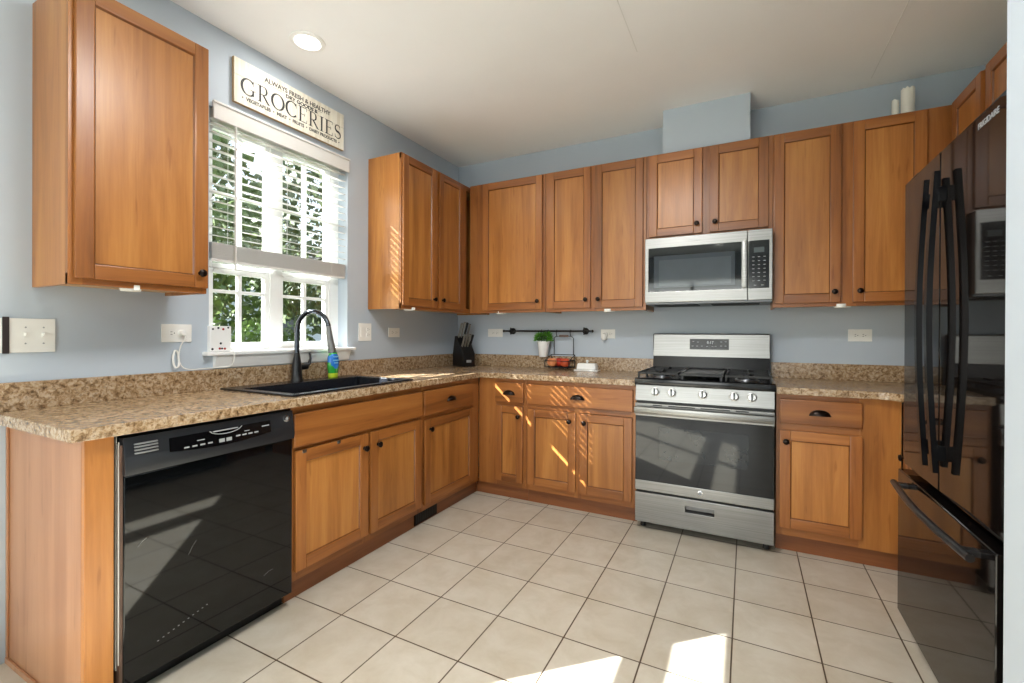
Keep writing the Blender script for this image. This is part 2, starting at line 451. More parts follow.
# rear window added behind the viewpoint as an opening for fill light
t = MB()
for (a, b) in ((0.3, 0.36), (1.42, 1.48), (2.54, 2.6)): t.box(a, b, YB - 0.12, YB - 0.04, 0.35, 2.3, 0.004)
for (a, b) in ((0.36, 1.42), (1.48, 2.54)):
    t.box(a, b, YB - 0.115, YB - 0.045, 0.35, 0.42, 0.004).box(a, b, YB - 0.115, YB - 0.045, 2.23, 2.3, 0.004)
struct('window_2', t, TRIM, 'white framed wide window added behind the viewpoint for fill light', 'window')
# patio door
t = MB()
for (a, b) in ((DY0, DY0 + 0.05), (-4.60, -4.54), (DY1 - 0.012, DY1)): t.box(-0.11, -0.05, a, b, 0, DZ1, 0.003)
for (a, b) in ((DY0 + 0.05, -4.60), (-4.54, DY1 - 0.012)): t.box(-0.108, -0.052, a, b, 1.88, 1.99, 0.003).box(-0.108, -0.052, a, b, 0, 0.08, 0.003)
d1 = struct('door_1', t, TRIM, 'white framed glazed patio door with a transom', 'door')
MB().box(-0.083, -0.079, DY0, DY1, 0.0, DZ1).build('glass_pane', GLASS, d1)
# baseboards
mb = MB().box(0.0, 0.013, DY1 + 0.06, -2.90, 0, 0.12, 0.004)
struct('baseboard_left', mb, TRIM, 'white baseboard on the left wall beside the cabinet end', 'baseboard')
mb = MB().box(2.937, 2.95, YB, -2.0, 0, 0.12, 0.004)
struct('baseboard_right', mb, TRIM, 'white baseboard on the wall end beside the refrigerator', 'baseboard')
# vent chase over the range cabinet
mb = MB().box(1.876, 2.414, -0.262, 0.0, 2.431, H)
struct('trim_2', mb, WALL, 'boxed blue-grey vent chase rising from the range cabinet to the ceiling', 'vent chase')

# ------------------------------------------------------------------ kitchen window
t = MB()
fx0, fx1 = -0.135, -0.085
fy0, fy1 = WY0, WY1
t.box(fx0, fx1, fy0, fy0 + 0.045, WZ0, WZ1, 0.003).box(fx0, fx1, fy1 - 0.075, fy1, WZ0, WZ1, 0.003)
t.box(fx0, fx1 + 0.006, -1.795, -1.732, WZ0, WZ1, 0.003)
for (a, b) in ((fy0 + 0.045, -1.795), (-1.732, fy1 - 0.075)): t.box(fx0 + 0.001, fx1 - 0.001, a, b, WZ0, WZ0 + 0.03, 0.003).box(fx0 + 0.001, fx1 - 0.001, a, b, WZ1 - 0.046, WZ1, 0.003)
w1 = struct('window_1', t, TRIM, 'white twin sash window with grilles over the sink', 'window')
def sash(y0, y1, z0, z1, sw=0.03):
    s = MB(); x0, x1 = -0.125, -0.092
    s.box(x0, x1, y0, y0 + sw, z0, z1, 0.003).box(x0, x1, y1 - sw, y1, z0, z1, 0.003)
    s.box(x0 + 0.001, x1 - 0.001, y0 + sw, y1 - sw, z0, z0 + sw * 1.2, 0.003).box(x0 + 0.001, x1 - 0.001, y0 + sw, y1 - sw, z1 - sw, z1, 0.003)
    ym = (y0 + y1) / 2
    s.box(x0 + 0.008, x1 - 0.004, ym - 0.011, ym + 0.011, z0 + sw * 1.2, z1 - sw, 0.002)
    for zz in ((1.420,) if z1 < 1.7 else (1.94,)):
        s.box(x0 + 0.0085, x1 - 0.0045, y0 + sw, y1 - sw, zz - 0.009, zz + 0.009, 0.002)
    o = s.build('sash', TRIM, w1)
    MB().box(-0.110, -0.107, y0 + sw * 0.6, y1 - sw * 0.6, z0 + sw * 0.6, z1 - sw * 0.6).build('pane', GLASS, o)
for (a, b) in ((-2.13, -1.795), (-1.732, -1.377)):
    sash(a, b, WZ0 + 0.03, 1.5405, 0.026); sash(a, b, 1.5415, WZ1 - 0.045, 0.022)
# stool and apron
t = MB().box(-0.088, 0.045, -2.205, -1.265, 1.085, 1.105, 0.006)
struct('trim_3', t, TRIM, 'white window stool under the sink window', 'window sill')
t = MB().prism([(0.0, 1.022), (0.012, 1.022), (0.034, 1.084), (0.0, 1.084)], 'y', -2.155, -1.30)
struct('trim_4', t, TRIM, 'white apron moulding under the window stool', 'window trim')

# blind
bl = thing('window_blind', 'white wooden slat blind half raised in the sink window', 'blind', (0, -1.745, 1.53))
def bb(x0, x1, y0, y1, z0, z1, bev=0.002): return MB().box(x0, x1, y0 + 1.745, y1 + 1.745, z0 - 1.53, z1 - 1.53, bev)
bb(0.004, 0.018, -2.163, -1.302, 2.275, 2.362, 0.004).box(0.0045, 0.024, -0.420, 0.445, 0.822, 0.834, 0.003).build('valance', BLIND, bl)
bb(-0.058, 0.003, -2.158, -1.312, 2.285, 2.333).build('head_rail', BLIND, bl)
zs = [2.262 - 0.0435 * k for k in range(14)]
for k, zz in enumerate(zs):
    a = math.radians(10)
    s = MB().box(-0.0255, 0.0255, -0.413, 0.431, -0.0018, 0.0018, 0.0010)
    s.build('slat', BLIND, bl, loc=(-0.030, 0, zz - 1.53)).rotation_euler = (0, a, 0)
for k in range(16):
    s = MB().box(-0.0255, 0.0255, -0.413, 0.431, -0.0014, 0.0014, 0.0008)
    s.build('slat', BLIND, bl, loc=(-0.030 + random.uniform(-0.002, 0.002), 0, 1.581 + 0.005 * k - 1.53))
bb(-0.050, -0.008, -2.158, -1.316, 1.564, 1.578, 0.003).build('bottom_rail', BLIND, bl)
for yy in (-2.05, -1.745, -1.43):
    for xx in (-0.058, -0.003): MB().tube([(xx, yy + 1.745, 2.29 - 1.53), (xx, yy + 1.745, 0.035)], 0.0012, 5).build('ladder_cord', BLIND, bl)
MB().tube([(0.012, -0.305, 0.75), (0.012, -0.305, 0.02)], 0.0045, 8).cyl((0.012, -0.305, 0.02), (0.012, -0.305, -0.005), 0.006, 0.004).build('tilt_wand', BLIND, bl)

# ------------------------------------------------------------------ cabinet kit (local: width +X, front -Y)
def knob(parent, x, y, z, r=0.016):
    return MB().lathe((x, y, z), (0, -1, 0), [(r * 0.55, 0), (r * 0.5, 0.003), (r * 0.38, 0.006), (r * 0.38, 0.012), (r * 0.85, 0.015), (r, 0.019), (r * 0.95, 0.024), (r * 0.6, 0.028), (0.001, 0.029)], 18).build('knob', BRONZE, parent)
def cup_pull(parent, x, y, z):
    m = MB(); n = 12; rows = 6; W, Hh, D = 0.048, 0.03, 0.024
    grid = []
    for j in range(rows + 1):
        ph = (PI / 2) * j / rows
        row = []
        for i in range(n + 1):
            th = PI * i / n
            row.append(m.bm.verts.new((x + W * math.cos(th) * math.cos(ph * 0.97), y - D * math.sin(ph) - 0.001, z - 0.012 + Hh * math.sin(th) * math.cos(ph * 0.97))))
        grid.append(row)
    for j in range(rows):
        for i in range(n): m.bm.faces.new((grid[j][i], grid[j][i + 1], grid[j + 1][i + 1], grid[j + 1][i]))
    bmesh.ops.recalc_face_normals(m.bm, faces=m.bm.faces[:])
    bmesh.ops.solidify(m.bm, geom=m.bm.faces[:], thickness=0.002)
    m.box(x - 0.05, x + 0.05, y - 0.004, y, z - 0.016, z - 0.010, 0.001)
    return m.build('cup_pull', BRONZE, parent, 50)
def door(parent, x0, x1, z0, z1, yb, knob_at=None, sw=0.053, t=0.019):
    m = MB(); y0 = yb - t; y1 = yb - 0.001
    m.box(x0, x0 + sw, y0, y1, z0, z1, 0.0035, 0).box(x1 - sw, x1, y0, y1, z0, z1, 0.0035, 0)
    m.box(x0 + sw, x1 - sw, y0, y1, z0, z0 + sw, 0.0035, 1).box(x0 + sw, x1 - sw, y0, y1, z1 - sw, z1, 0.0035, 1)
    a, b, c, d = x0 + sw - 0.001, x1 - sw + 0.001, z0 + sw - 0.001, z1 - sw + 0.001
    m.box(a, b, y0 + 0.010, y1 - 0.002, c, d, 0, 2)
    w = 0.006
    m.prism([(a, y0 + 0.003), (a + w, y0 + 0.0102), (a, y0 + 0.0102)], 'z', c, d, 3)
    m.prism([(b, y0 + 0.003), (b - w, y0 + 0.0102), (b, y0 + 0.0102)], 'z', c, d, 3)
    m.prism([(y0 + 0.003, c), (y0 + 0.0102, c + w), (y0 + 0.0102, c)], 'x', a, b, 3)
    m.prism([(y0 + 0.003, d), (y0 + 0.0102, d - w), (y0 + 0.0102, d)], 'x', a, b, 3)
    o = m.build('door', [WV, WH, WP, WD], parent)
    if knob_at: knob(o, knob_at[0], y0, knob_at[1])
    return o
def drawer(parent, x0, x1, z0, z1, yb, pull=True, name='drawer'):
    m = MB().box(x0, x1, yb - 0.019, yb - 0.001, z0, z1, 0.006, 0, 3)
    o = m.build(name, WH, parent)
    if pull: cup_pull(o, (x0 + x1) / 2, yb - 0.019, (z0 + z1) / 2)
    return o
ZB, ZT = 1.3678, 2.4303
def upper_body(parent, w, z0, z1, rails, d=0.304, endmat=None, cut=None):
    """rails: list of (xa, xb) face-frame stile strips"""
    m = MB(); g = 0.0008
    fy = -d + 0.019
    for (a, b) in ((g, 0.016), (w - 0.016, w - g)): m.box(a, b, fy, -0.002, z0, z1, 0, 2)
    m.box(0.016, w - 0.016, fy, -0.002, z0 + 0.014, z0 + 0.028, 0, 3).box(0.016, w - 0.016, fy, -0.002, z1 - 0.016, z1 - 0.002, 0, 3)
    m.box(0.016, w - 0.016, -0.010, -0.002, z0 + 0.028, z1 - 0.016, 0, 3)
    for (a, b) in rails: m.box(max(a, g), min(b, w - g), -d, fy, z0, z1, 0.001, 0)
    m.box(g, w - g, -d + 0.0005, fy - 0.001, z0, z0 + 0.038, 0.0, 1).box(g, w - g, -d + 0.0005, fy - 0.001, z1 - 0.04, z1, 0.0, 1)
    o = m.build('body', [WV, WH, endmat or WP, WI], parent)
    return o
def upper(label, loc, rz, w, doors, rails, z0=ZB, z1=ZT, dz0=0.022, dz1=0.010, group=None, d=0.304):
    t = thing('wall_cabinet', label, 'cabinet', (loc[0], loc[1], 0), rz, group)
    upper_body(t, w, z0, z1, rails, d)
    for (a, b, side) in doors:
        kx = (a + 0.032) if side == 'l' else (b - 0.032)
        door(t, a, b, z0 + dz0, z1 - dz1, -d, (kx, z0 + dz0 + (0.062)))
    return t
def base_body(parent, w, splits, rails_z=(0.69,), d=0.61, toe=0.0, ends=None, x0=0.0, toe_end=0.0, wide=0):
    m = MB(); g = 0.0008; fy = -d + 0.019
    for (a, b) in ((x0 + g, x0 + 0.016), (w - 0.016, w - g)): m.box(a, b, fy, -0.002, 0.098, 0.874, 0, 2).box(a, b, -0.554, -0.002, 0.0, 0.098, 0, 2)
    m.box(x0 + 0.016, w - 0.016, fy, -0.002, 0.105, 0.12, 0, 3).box(x0 + 0.016, w - 0.016, -0.012, -0.002, 0.12, 0.874, 0, 3)
    for (a, b) in splits: m.box(max(a, x0 + g), min(b, w - g), -d, fy, 0.098, 0.874, 0.001, wide if b - a > 0.1 else 0)
    m.box(x0 + g, w - g, -d + 0.0005, fy - 0.001, 0.098, 0.142, 0, 1).box(x0 + g, w - g, -d + 0.0005, fy - 0.001, 0.84, 0.874, 0, 1)
    for z in rails_z: m.box(x0 + g, w - g, -d + 0.0005, fy - 0.001, z - 0.02, z + 0.02, 0, 1)
    o = m.build('body', [WV, WH, ends or WP, WI], parent)
    MB().box(x0 + g + toe, w - g + toe_end, -0.569, -0.555, 0.0, 0.098, 0.001).build('toe_board', WT, parent)
    return o
HP = PI / 2
# --- wall cabinets
upper('single-door cherry wall cabinet left of the sink window', (0, -2.799), HP, 0.449, [(0.014, 0.446, 'r')], [(0, 0.04), (0.41, 0.452)])
upper('two-door cherry wall cabinet right of the sink window, with sunlit side', (0, -1.1199), HP, 1.114, [(0.006, 0.370, 'r'), (0.408, 0.731, 'l')], [(0, 0.03), (0.355, 0.42), (0.71, 0.795)])
upper('broad single-door cherry wall cabinet in the room corner above the knife block', (0.3245, 0), 0, 0.690, [(0.135, 0.668, 'r')], [(0, 0.155), (0.64, 0.690)])
upper('two-door cherry wall cabinet between the corner cabinet and the microwave', (1.0155, 0), 0, 0.7605, [(0.0235, 0.3635, 'r'), (0.3935, 0.7395, 'l')], [(0, 0.04), (0.345, 0.41), (0.72, 0.7605)])
upper('short two-door cherry cabinet above the microwave', (1.777, 0), 0, 0.762, [(0.019, 0.359, 'r'), (0.404, 0.738, 'l')], [(0, 0.04), (0.345, 0.42), (0.72, 0.762)], 1.843)
upper('two-door cherry wall cabinet right of the microwave, candles on top', (2.5395, 0), 0, 0.8345, [(0.0065, 0.3455, 'r'), (0.4015, 0.7265, 'l')], [(0, 0.03), (0.325, 0.42), (0.70, 0.8345)])
upper('cherry wall cabinet facing left above the refrigerator', (XR, -0.3265), -HP, 0.752, [(0.022, 0.350, 'r'), (0.395, 0.735, 'l')], [(0, 0.04), (0.33, 0.41), (0.715, 0.752)], d=0.336)

# --- base cabinets, left run
t = thing('cabinet_end_panel', 'pale wood end panel closing the counter run left of the dishwasher', 'cabinet panel', (0, -2.860, 0), HP)
MB().box(0.0, 0.012, -0.588, -0.004, 0.0, 0.874, 0.001).build('side_panel', WE, t)
MB().box(0.0, 0.072, -0.61, -0.589, 0.0, 0.874, 0.002).build('front_stile', WP, t)
MB().box(-0.008, -0.0002, -0.60, -0.004, 0.0, 0.022, 0.003).build('base_moulding', WE, t)
MB().box(-0.006, -0.0002, -0.02, -0.004, 0.022, 0.874, 0.002).build('scribe_strip', WE, t)

t = thing('base_cabinet', 'sink base cabinet with a long false drawer front and two doors', 'cabinet', (0, -2.171, 0), HP)
base_body(t, 0.889, [(0, 0.03), (0.42, 0.48), (0.855, 0.889)], (0.682,))
drawer(t, 0.008, 0.882, 0.692, 0.843, -0.61, False, 'false_drawer_front')
dA = door(t, 0.016, 0.441, 0.140, 0.676, -0.61, (0.412, 0.603)); door(t, 0.460, 0.872, 0.136, 0.676, -0.61, (0.508, 0.603))
for xx in (0.045, 0.235): MB().box(xx, xx + 0.02, -0.633, -0.6295, 0.663, 0.679, 0.001).build('latch_clip', CHROME, dA)

t = thing('base_cabinet', 'one-drawer one-door base cabinet between the sink cabinet and the inside corner', 'cabinet', (0, -1.281, 0), HP)
base_body(t, 0.669, [(0, 0.022), (0.56, 0.669)], (0.676,), toe_end=0.042)
drawer(t, 0.013, 0.571, 0.688, 0.843, -0.61); door(t, 0.022, 0.573, 0.132, 0.662, -0.61, (0.066, 0.600))

# --- base cabinets, back run
t = thing('base_cabinet', 'narrow base cabinet with sun stripes, in the inside corner below the knife block', 'cabinet', (0.612, 0, 0), 0)
base_body(t, 0.394, [(0.0, 0.155), (0.365, 0.394)], (0.692,), toe=-0.042)
drawer(t, 0.147, 0.377, 0.704, 0.848, -0.61); door(t, 0.152, 0.371, 0.136, 0.680, -0.61, (0.343, 0.610), 0.05)
t = thing('base_cabinet', 'wide-drawer two-door base cabinet left of the range', 'cabinet', (1.0065, 0, 0), 0)
base_body(t, 0.772, [(0.0, 0.03), (0.36, 0.41), (0.74, 0.772)], (0.692,))
drawer(t, 0.0165, 0.7535, 0.706, 0.846, -0.61)
door(t, 0.0185, 0.3725, 0.140, 0.672, -0.61, (0.3315, 0.611)); door(t, 0.4015, 0.7485, 0.138, 0.670, -0.61, (0.4365, 0.611))
# --- base cabinets, right run
t = thing('base_cabinet', 'base cabinet with one drawer and one door right of the range', 'cabinet', (2.546, 0, 0), 0)
base_body(t, 0.548, [(0.0, 0.03), (0.375, 0.548)], (0.695,), wide=2)
drawer(t, 0.018, 0.387, 0.716, 0.850, -0.61); door(t, 0.017, 0.387, 0.144, 0.677, -0.61, (0.047, 0.619))
t = thing('base_cabinet', 'base cabinet facing left between the corner and the refrigerator', 'cabinet', (XR, -0.612, 0), -HP)
base_body(t, 0.46, [(0.0, 0.08), (0.43, 0.46)], (0.692,))
drawer(t, 0.075, 0.445, 0.706, 0.846, -0.61); door(t, 0.075, 0.445, 0.140, 0.672, -0.61, (0.115, 0.611))

# ------------------------------------------------------------------ countertops
ZC = 0.914
t = thing('countertop', 'L-shaped speckled brown countertop with the black sink', 'countertop', (0, 0, 0))
A = [0.002, 0.075, 0.595, 0.6473, 1.776]; B = [-2.903, -2.135, -1.365, -0.6473, -0.002]
MB().slab(A, B, lambda i, j: (i < 3 or j == 3) and not (i == 1 and j == 1), 'z', ZC - 0.038, ZC, bev=0.004).build('slab', GR, t)
MB().box(0.002, 0.021, -2.903, -0.002, ZC, 1.016, 0.003).box(0.021, 1.776, -0.021, -0.002, ZC, 1.016, 0.003).build('backsplash', GR, t)
t = thing('countertop', 'short speckled brown countertop right of the range', 'countertop', (0, 0, 0))
pts = [(2.546, -0.002), (2.546, -0.6473)]
cx, cy, r = 3.075 - 0.09, -0.6473 - 0.09, 0.09
pts += [(cx + r * math.sin(a), cy + r * math.cos(a)) for a in [PI / 2 * k / 8 for k in range(9)]]
pts += [(3.075, -1.078), (3.706, -1.078), (3.706, -0.002)]
MB().prism(pts, 'z', ZC - 0.038, ZC, 0, 0.004).build('slab', GR, t)
MB().box(2.546, 3.706, -0.021, -0.002, ZC, 1.016, 0.003).box(3.687, 3.706, -1.078, -0.021, ZC, 1.016, 0.003).build('backsplash', GR, t)

# ------------------------------------------------------------------ sink and faucet
t = thing('sink', 'black drop-in kitchen sink under the window', 'sink', (0.335, -1.75, ZC))
A = [-0.275, -0.155, 0.232, 0.268]; B = [-0.405, -0.365, 0.365, 0.405]
MB().slab(A, B, lambda i, j: not (i == 1 and j == 1), 'z', 0.0008, 0.011, bev=0.004).build('rim', SINKM, t)
m = MB(); x0, x1, y0, y1 = -0.155, 0.232, -0.365, 0.365
top = [m.bm.verts.new(p) for p in ((x0, y0, 0.006), (x1, y0, 0.006), (x1, y1, 0.006), (x0, y1, 0.006))]
k = 0.02
bot = [m.bm.verts.new(p) for p in ((x0 + k, y0 + k, -0.2), (x1 - k, y0 + k, -0.2), (x1 - k, y1 - k, -0.2), (x0 + k, y1 - k, -0.2))]
for i in range(4): m.bm.faces.new((top[i], bot[i], bot[(i + 1) % 4], top[(i + 1) % 4]))
m.bm.faces.new(bot)
bmesh.ops.bevel(m.bm, geom=[e for e in m.bm.edges if not (e.verts[0] in top and e.verts[1] in top)], offset=0.02, segments=4, affect='EDGES')
bmesh.ops.solidify(m.bm, geom=m.bm.faces[:], thickness=0.004)
m.build('bowl', SINKM, t)
MB().lathe((0.04, 0, -0.1985), (0, 0, 1), [(0.045, 0), (0.045, 0.002), (0.03, 0.003), (0.028, 0.0015), (0.001, 0.001)], 20).build('drain', CHROME, t)

fc = thing('faucet', 'black pull-down kitchen faucet with high arched spout at the sink', 'faucet', (0.098, -1.755, ZC + 0.011))
MB().lathe((0, 0, 0), (0, 0, 1), [(0.034, 0), (0.034, 0.006), (0.030, 0.012), (0.028, 0.05), (0.024, 0.10), (0.017, 0.145), (0.0145, 0.16)], 24).build('body', BLKS, fc)
th = math.atan2(0.05, 0.21)
def arc(u, z): return (u * math.cos(th), u * math.sin(th), z)
pts = [arc(0, 0.15), arc(0, 0.24)]
Rr = 0.105
for k in range(0, 15):
    a = PI * k / 14 * 0.92
    pts.append(arc(Rr - Rr * math.cos(a), 0.285 + Rr * math.sin(a) * 1.08))
MB().tube(pts, 0.0135, 12).build('spout', plain('brushed_dark_spout', (70, 74, 80), 0.2, 0.9), fc)
e = pts[-1]
MB().tube([e, arc(0.213, 0.27), arc(0.222, 0.22), arc(0.232, 0.165)], [0.0125, 0.016, 0.018, 0.022], 14).build('spray_head', plain('spray_grey', (112, 112, 110), 0.35, 0.6), fc)
hd = MB().cyl((0.0, 0.02, 0.075), (0.0, 0.065, 0.08), 0.016, 0.018, 16).build('handle_hub', BLKS, fc)
MB().tube([(0.0, 0.062, 0.082), (0.006, 0.078, 0.095), (0.008, 0.084, 0.125), (0.004, 0.080, 0.160)], [0.012, 0.010, 0.007, 0.006], 10).build('lever', BLKS, hd)

sb = thing('soap_bottle', 'blue and green dish soap bottle behind the sink spray head', 'bottle', (0.096, -1.500, ZC + 0.011))
def oval(mb, rows, mat):
    rings = []
    for (rx, ry, z) in rows: rings.append([mb.bm.verts.new((rx * math.cos(2 * PI * i / 24), ry * math.sin(2 * PI * i / 24), z)) for i in range(24)])
    return mb.skin(rings, mat)
oval(MB(), [(0.024, 0.030, 0), (0.026, 0.033, 0.006), (0.025, 0.032, 0.026)], 0).build('base_band', SOAPY, sb)
oval(MB(), [(0.025, 0.032, 0.026), (0.028, 0.038, 0.06), (0.028, 0.039, 0.09), (0.026, 0.035, 0.125), (0.020, 0.026, 0.15), (0.012, 0.013, 0.162)], 0).build('body', SOAPG, sb)
oval(MB(), [(0.0286, 0.030, 0.055), (0.0292, 0.0375, 0.075), (0.0290, 0.0385, 0.095), (0.0272, 0.0355, 0.125), (0.0222, 0.027, 0.145)], 0).build('label_wrap', SOAPB, sb)
m = MB()
for (z, w) in ((0.128, 0.018), (0.106, 0.022), (0.09, 0.014)): m.box(0.024, 0.0296, -w, w, z - 0.004, z + 0.004, 0.001)
m.build('label_print', SOAPW, sb)
MB().lathe((0, 0, 0.162), (0, 0, 1), [(0.013, 0), (0.013, 0.018), (0.006, 0.02), (0.005, 0.03), (0.001, 0.032)], 16).build('cap', WPL, sb)

# ------------------------------------------------------------------ dishwasher
dw = thing('dishwasher', 'black built-in dishwasher with glossy scratched door', 'dishwasher', (0, -2.783, 0), HP)
W = 0.610
MB().box(0.004, W - 0.004, -0.565, -0.02, 0.03, 0.868, 0.002).build('tub', BLKM, dw)
MB().box(0.004, W - 0.004, -0.565, -0.550, 0.0, 0.085, 0.002).build('kick_plate', BLKS, dw)
MB().box(0.012, W - 0.001, -0.628, -0.566, 0.066, 0.738, 0.004).build('door', GLASSBLK, dw)
cp = MB().prism([(-0.566, 0.742), (-0.640, 0.742), (-0.644, 0.765), (-0.638, 0.80), (-0.628, 0.862), (-0.566, 0.862)], 'x', 0.010, W - 0.001, 0, 0.002).build('control_panel', DWTOP, dw)
# black curved keypad, printed keys, pocket handle, vent louvres and badge
def onpanel(z): return -0.640 + (z - 0.80) * 0.161 if z > 0.80 else -0.644 + (z - 0.765) * 0.171
def patch(pts, off, name, mat, parent):
    m = MB(); vs = [m.bm.verts.new((x, onpanel(z) - off, z)) for x, z in pts]; f = m.bm.faces.new(vs)
    ex = bmesh.ops.extrude_face_region(m.bm, geom=[f])
    for v in [g for g in ex['geom'] if isinstance(g, bmesh.types.BMVert)]: v.co.y += 0.004
    bmesh.ops.recalc_face_normals(m.bm, faces=m.bm.faces[:])
    return m.build(name, mat, parent)
low = [(0.135 + 0.365 * k / 10, 0.792 - 0.013 * math.sin(PI * k / 10)) for k in range(11)]
kp = patch(low + [(0.500, 0.838), (0.135, 0.838)], 0.0035, 'keypad', BLK, cp)
def dkey(x0, x1, z0, z1): MB().box(x0, x1, onpanel((z0 + z1) / 2) - 0.0048, onpanel((z0 + z1) / 2) - 0.003, z0, z1).build('key', GREYP, cp)
for i in range(4): dkey(0.178 + 0.026 * i, 0.194 + 0.026 * i, 0.7935, 0.799)
for i in range(2): dkey(0.295 + 0.026 * i, 0.315 + 0.026 * i, 0.790, 0.803)
for i in range(4): dkey(0.357 + 0.024 * i, 0.373 + 0.024 * i, 0.8, 0.8055)
for q in ((0.22, 0.245, 0.8115, 0.8145), (0.39, 0.41, 0.8135, 0.8165), (0.462, 0.492, 0.8185, 0.8225)): dkey(*q)
pts = [(0.262 + 0.118 * k / 12, onpanel(0.82) - 0.0045, 0.838 - 0.018 * math.sin(PI * k / 12) ** 0.5) for k in range(13)]
MB().tube(pts, 0.0016, 6).build('pocket_rim', GREYP, cp)
MB().box(0.275, 0.367, onpanel(0.834) - 0.006, onpanel(0.834) - 0.002, 0.831, 0.836, 0.001).build('latch_bar', GREYP, cp)
m = MB()
for z in (0.809, 0.819, 0.829, 0.838): m.box(0.037, 0.102, onpanel(z) - 0.004, onpanel(z) + 0.004, z - 0.0022, z + 0.0022, 0.001)
m.build('vent_louvres', plain('louvre_grey', (150, 152, 154), 0.35, 0.5), cp)
bz = 0.832
m = MB().lathe((0.575, onpanel(bz) + 0.002, bz), (0, -1, 0), [(0.014, 0), (0.014, 0.004), (0.011, 0.005), (0.001, 0.005)], 24).build('badge', CHROME, dw)
MB().lathe((0.575, onpanel(bz) - 0.003, bz), (0, -1, 0), [(0.0065, 0), (0.0065, 0.0012), (0.004, 0.0012), (0.0038, 0.0004), (0.001, 0.0004)], 20).build('badge_mark', GREYP, m)
# scuffs on the door and the loose side seal
rs = random.Random(3); SCR = plain('scratch_grey', (120, 122, 122), 0.6)
for k in range(11): MB().box(0.105 + 0.0154 * k, 0.110 + 0.0154 * k, -0.6286, -0.6275, 0.158 + 0.004 * k, 0.1605 + 0.004 * k).build('scuff', SCR, dw)
for (a, z, b2, z2) in ((0.05, 0.50, 0.075, 0.52), (0.20, 0.41, 0.225, 0.45), (0.48, 0.20, 0.52, 0.21)):
    MB().tube([(a, -0.6278, z), ((a + b2) / 2, -0.6278, (z + z2) / 2 + 0.004), (b2, -0.6278, z2)], 0.0006, 5).build('scratch', SCR, dw)
MB().box(0.001, 0.0035, -0.606, -0.58, 0.12, 0.866, 0.001).tube([(0.004, -0.616, 0.85), (0.001, -0.624, 0.5), (0.003, -0.62, 0.2), (0.004, -0.618, 0.14)], 0.0022, 8).build('side_seal', plain('seal_grey', (176, 174, 168), 0.5), dw)
MB().box(0.004, 0.0115, -0.626, -0.57, 0.066, 0.84, 0.001).build('door_edge', plain('rusty_edge', (84, 62, 50), 0.5, var=0.3), dw)

# ------------------------------------------------------------------ range
RX = 2.1615; RW = 0.376
rg = thing('gas_range', 'stainless steel gas range with black cooktop', 'range', (RX, 0, 0))
MB().box(-RW + 0.003, RW - 0.003, -0.645, -0.03, 0.045, 0.885, 0.003).build('body', BLKS, rg)
for sx in (-1, 1):
    for y in (-0.60, -0.08): MB().cyl((sx * 0.34, y, 0.0), (sx * 0.34, y, 0.048), 0.018, 0.014, 12).build('foot', BLKM, rg)
A = [-RW, -0.082, 0.076, RW]; B = [0.048, 0.150, 0.187, 0.230]
dr = MB().slab(A, B, lambda i, j: not (i == 1 and j == 1), 'y', -0.672, -0.646, bev=0.003).build('storage_drawer', STEEL, rg)
MB().box(-0.082, 0.076, -0.652, -0.646, 0.150, 0.187).prism([(-0.672, 0.150), (-0.653, 0.150), (-0.653, 0.162)], 'x', -0.082, 0.076).box(-0.082, 0.076, -0.674, -0.655, 0.183, 0.189, 0.002).build('grip', plain('grip_steel', (120, 120, 120), 0.3, 1.0), dr)
od = MB().box(-RW, RW, -0.676, -0.647, 0.243, 0.305, 0.004).box(-RW, RW, -0.676, -0.647, 0.700, 0.778, 0.003).box(-RW + 0.001, RW - 0.001, -0.668, -0.647, 0.305, 0.70, 0.0, 1).build('oven_door', [STEEL, BLKS], rg)
gl = MB().box(-RW + 0.002, RW - 0.002, -0.676, -0.669, 0.305, 0.700, 0.002).build('door_glass', GLASSBLK, od)
MB().box(-0.235, 0.250, -0.6775, -0.675, 0.445, 0.640, 0.001).build('oven_window', OVWIN, od)
m = MB().prism([(-0.716, 0.718), (-0.722, 0.735), (-0.718, 0.758), (-0.708, 0.762), (-0.706, 0.716)], 'x', -RW + 0.002, RW - 0.002, 0, 0.002)
for sx in (-1, 1): m.box(sx * (RW - 0.03) - 0.02, sx * (RW - 0.03) + 0.02, -0.708, -0.675, 0.722, 0.756, 0.003)
m.build('door_handle', STEEL, od)
m = MB()
for (a, b) in ((-0.27, -0.215), (-0.18, -0.03), (0.0, 0.155), (0.185, 0.25)): m.box(a, b, -0.6768, -0.672, 0.766, 0.772)
m.build('door_vent', BLKM, od)
bd = MB().lathe((0, -0.676, 0.275), (0, -1, 0), [(0.016, 0), (0.016, 0.002), (0.0135, 0.0026), (0.001, 0.0026)], 24).build('badge', CHROME, od)
MB().lathe((0, -0.6785, 0.275), (0, -1, 0), [(0.010, 0), (0.010, 0.0009), (0.006, 0.0009), (0.0055, 0.0003), (0.001, 0.0003)], 20).build('badge_mark', GREYP, od)
cpn = MB().prism([(-0.646, 0.795), (-0.674, 0.795), (-0.660, 0.889), (-0.646, 0.889)], 'x', -RW, RW, 0, 0.002).build('control_panel', STEEL, rg)
for kx in (-0.258, -0.161, 0.010, 0.176, 0.265):
    ang = math.atan2(0.014, 0.094); nrm = Vector((0, -math.cos(ang), math.sin(ang)))
    o = Vector((kx, -0.6665, 0.850))
    kb = MB().lathe(o, nrm, [(0.026, 0), (0.026, 0.003), (0.0215, 0.005), (0.0205, 0.026), (0.018, 0.030), (0.001, 0.031)], 28).build('knob', KNS, rg)
    p = o + nrm * 0.0312
    MB().box(-0.0045, 0.0045, -0.004, 0.002, -0.019, 0.019, 0.002).xform(Matrix.Translation(p) @ Matrix.Rotation(-ang, 4, 'X')).build('knob_grip', KNG, kb)
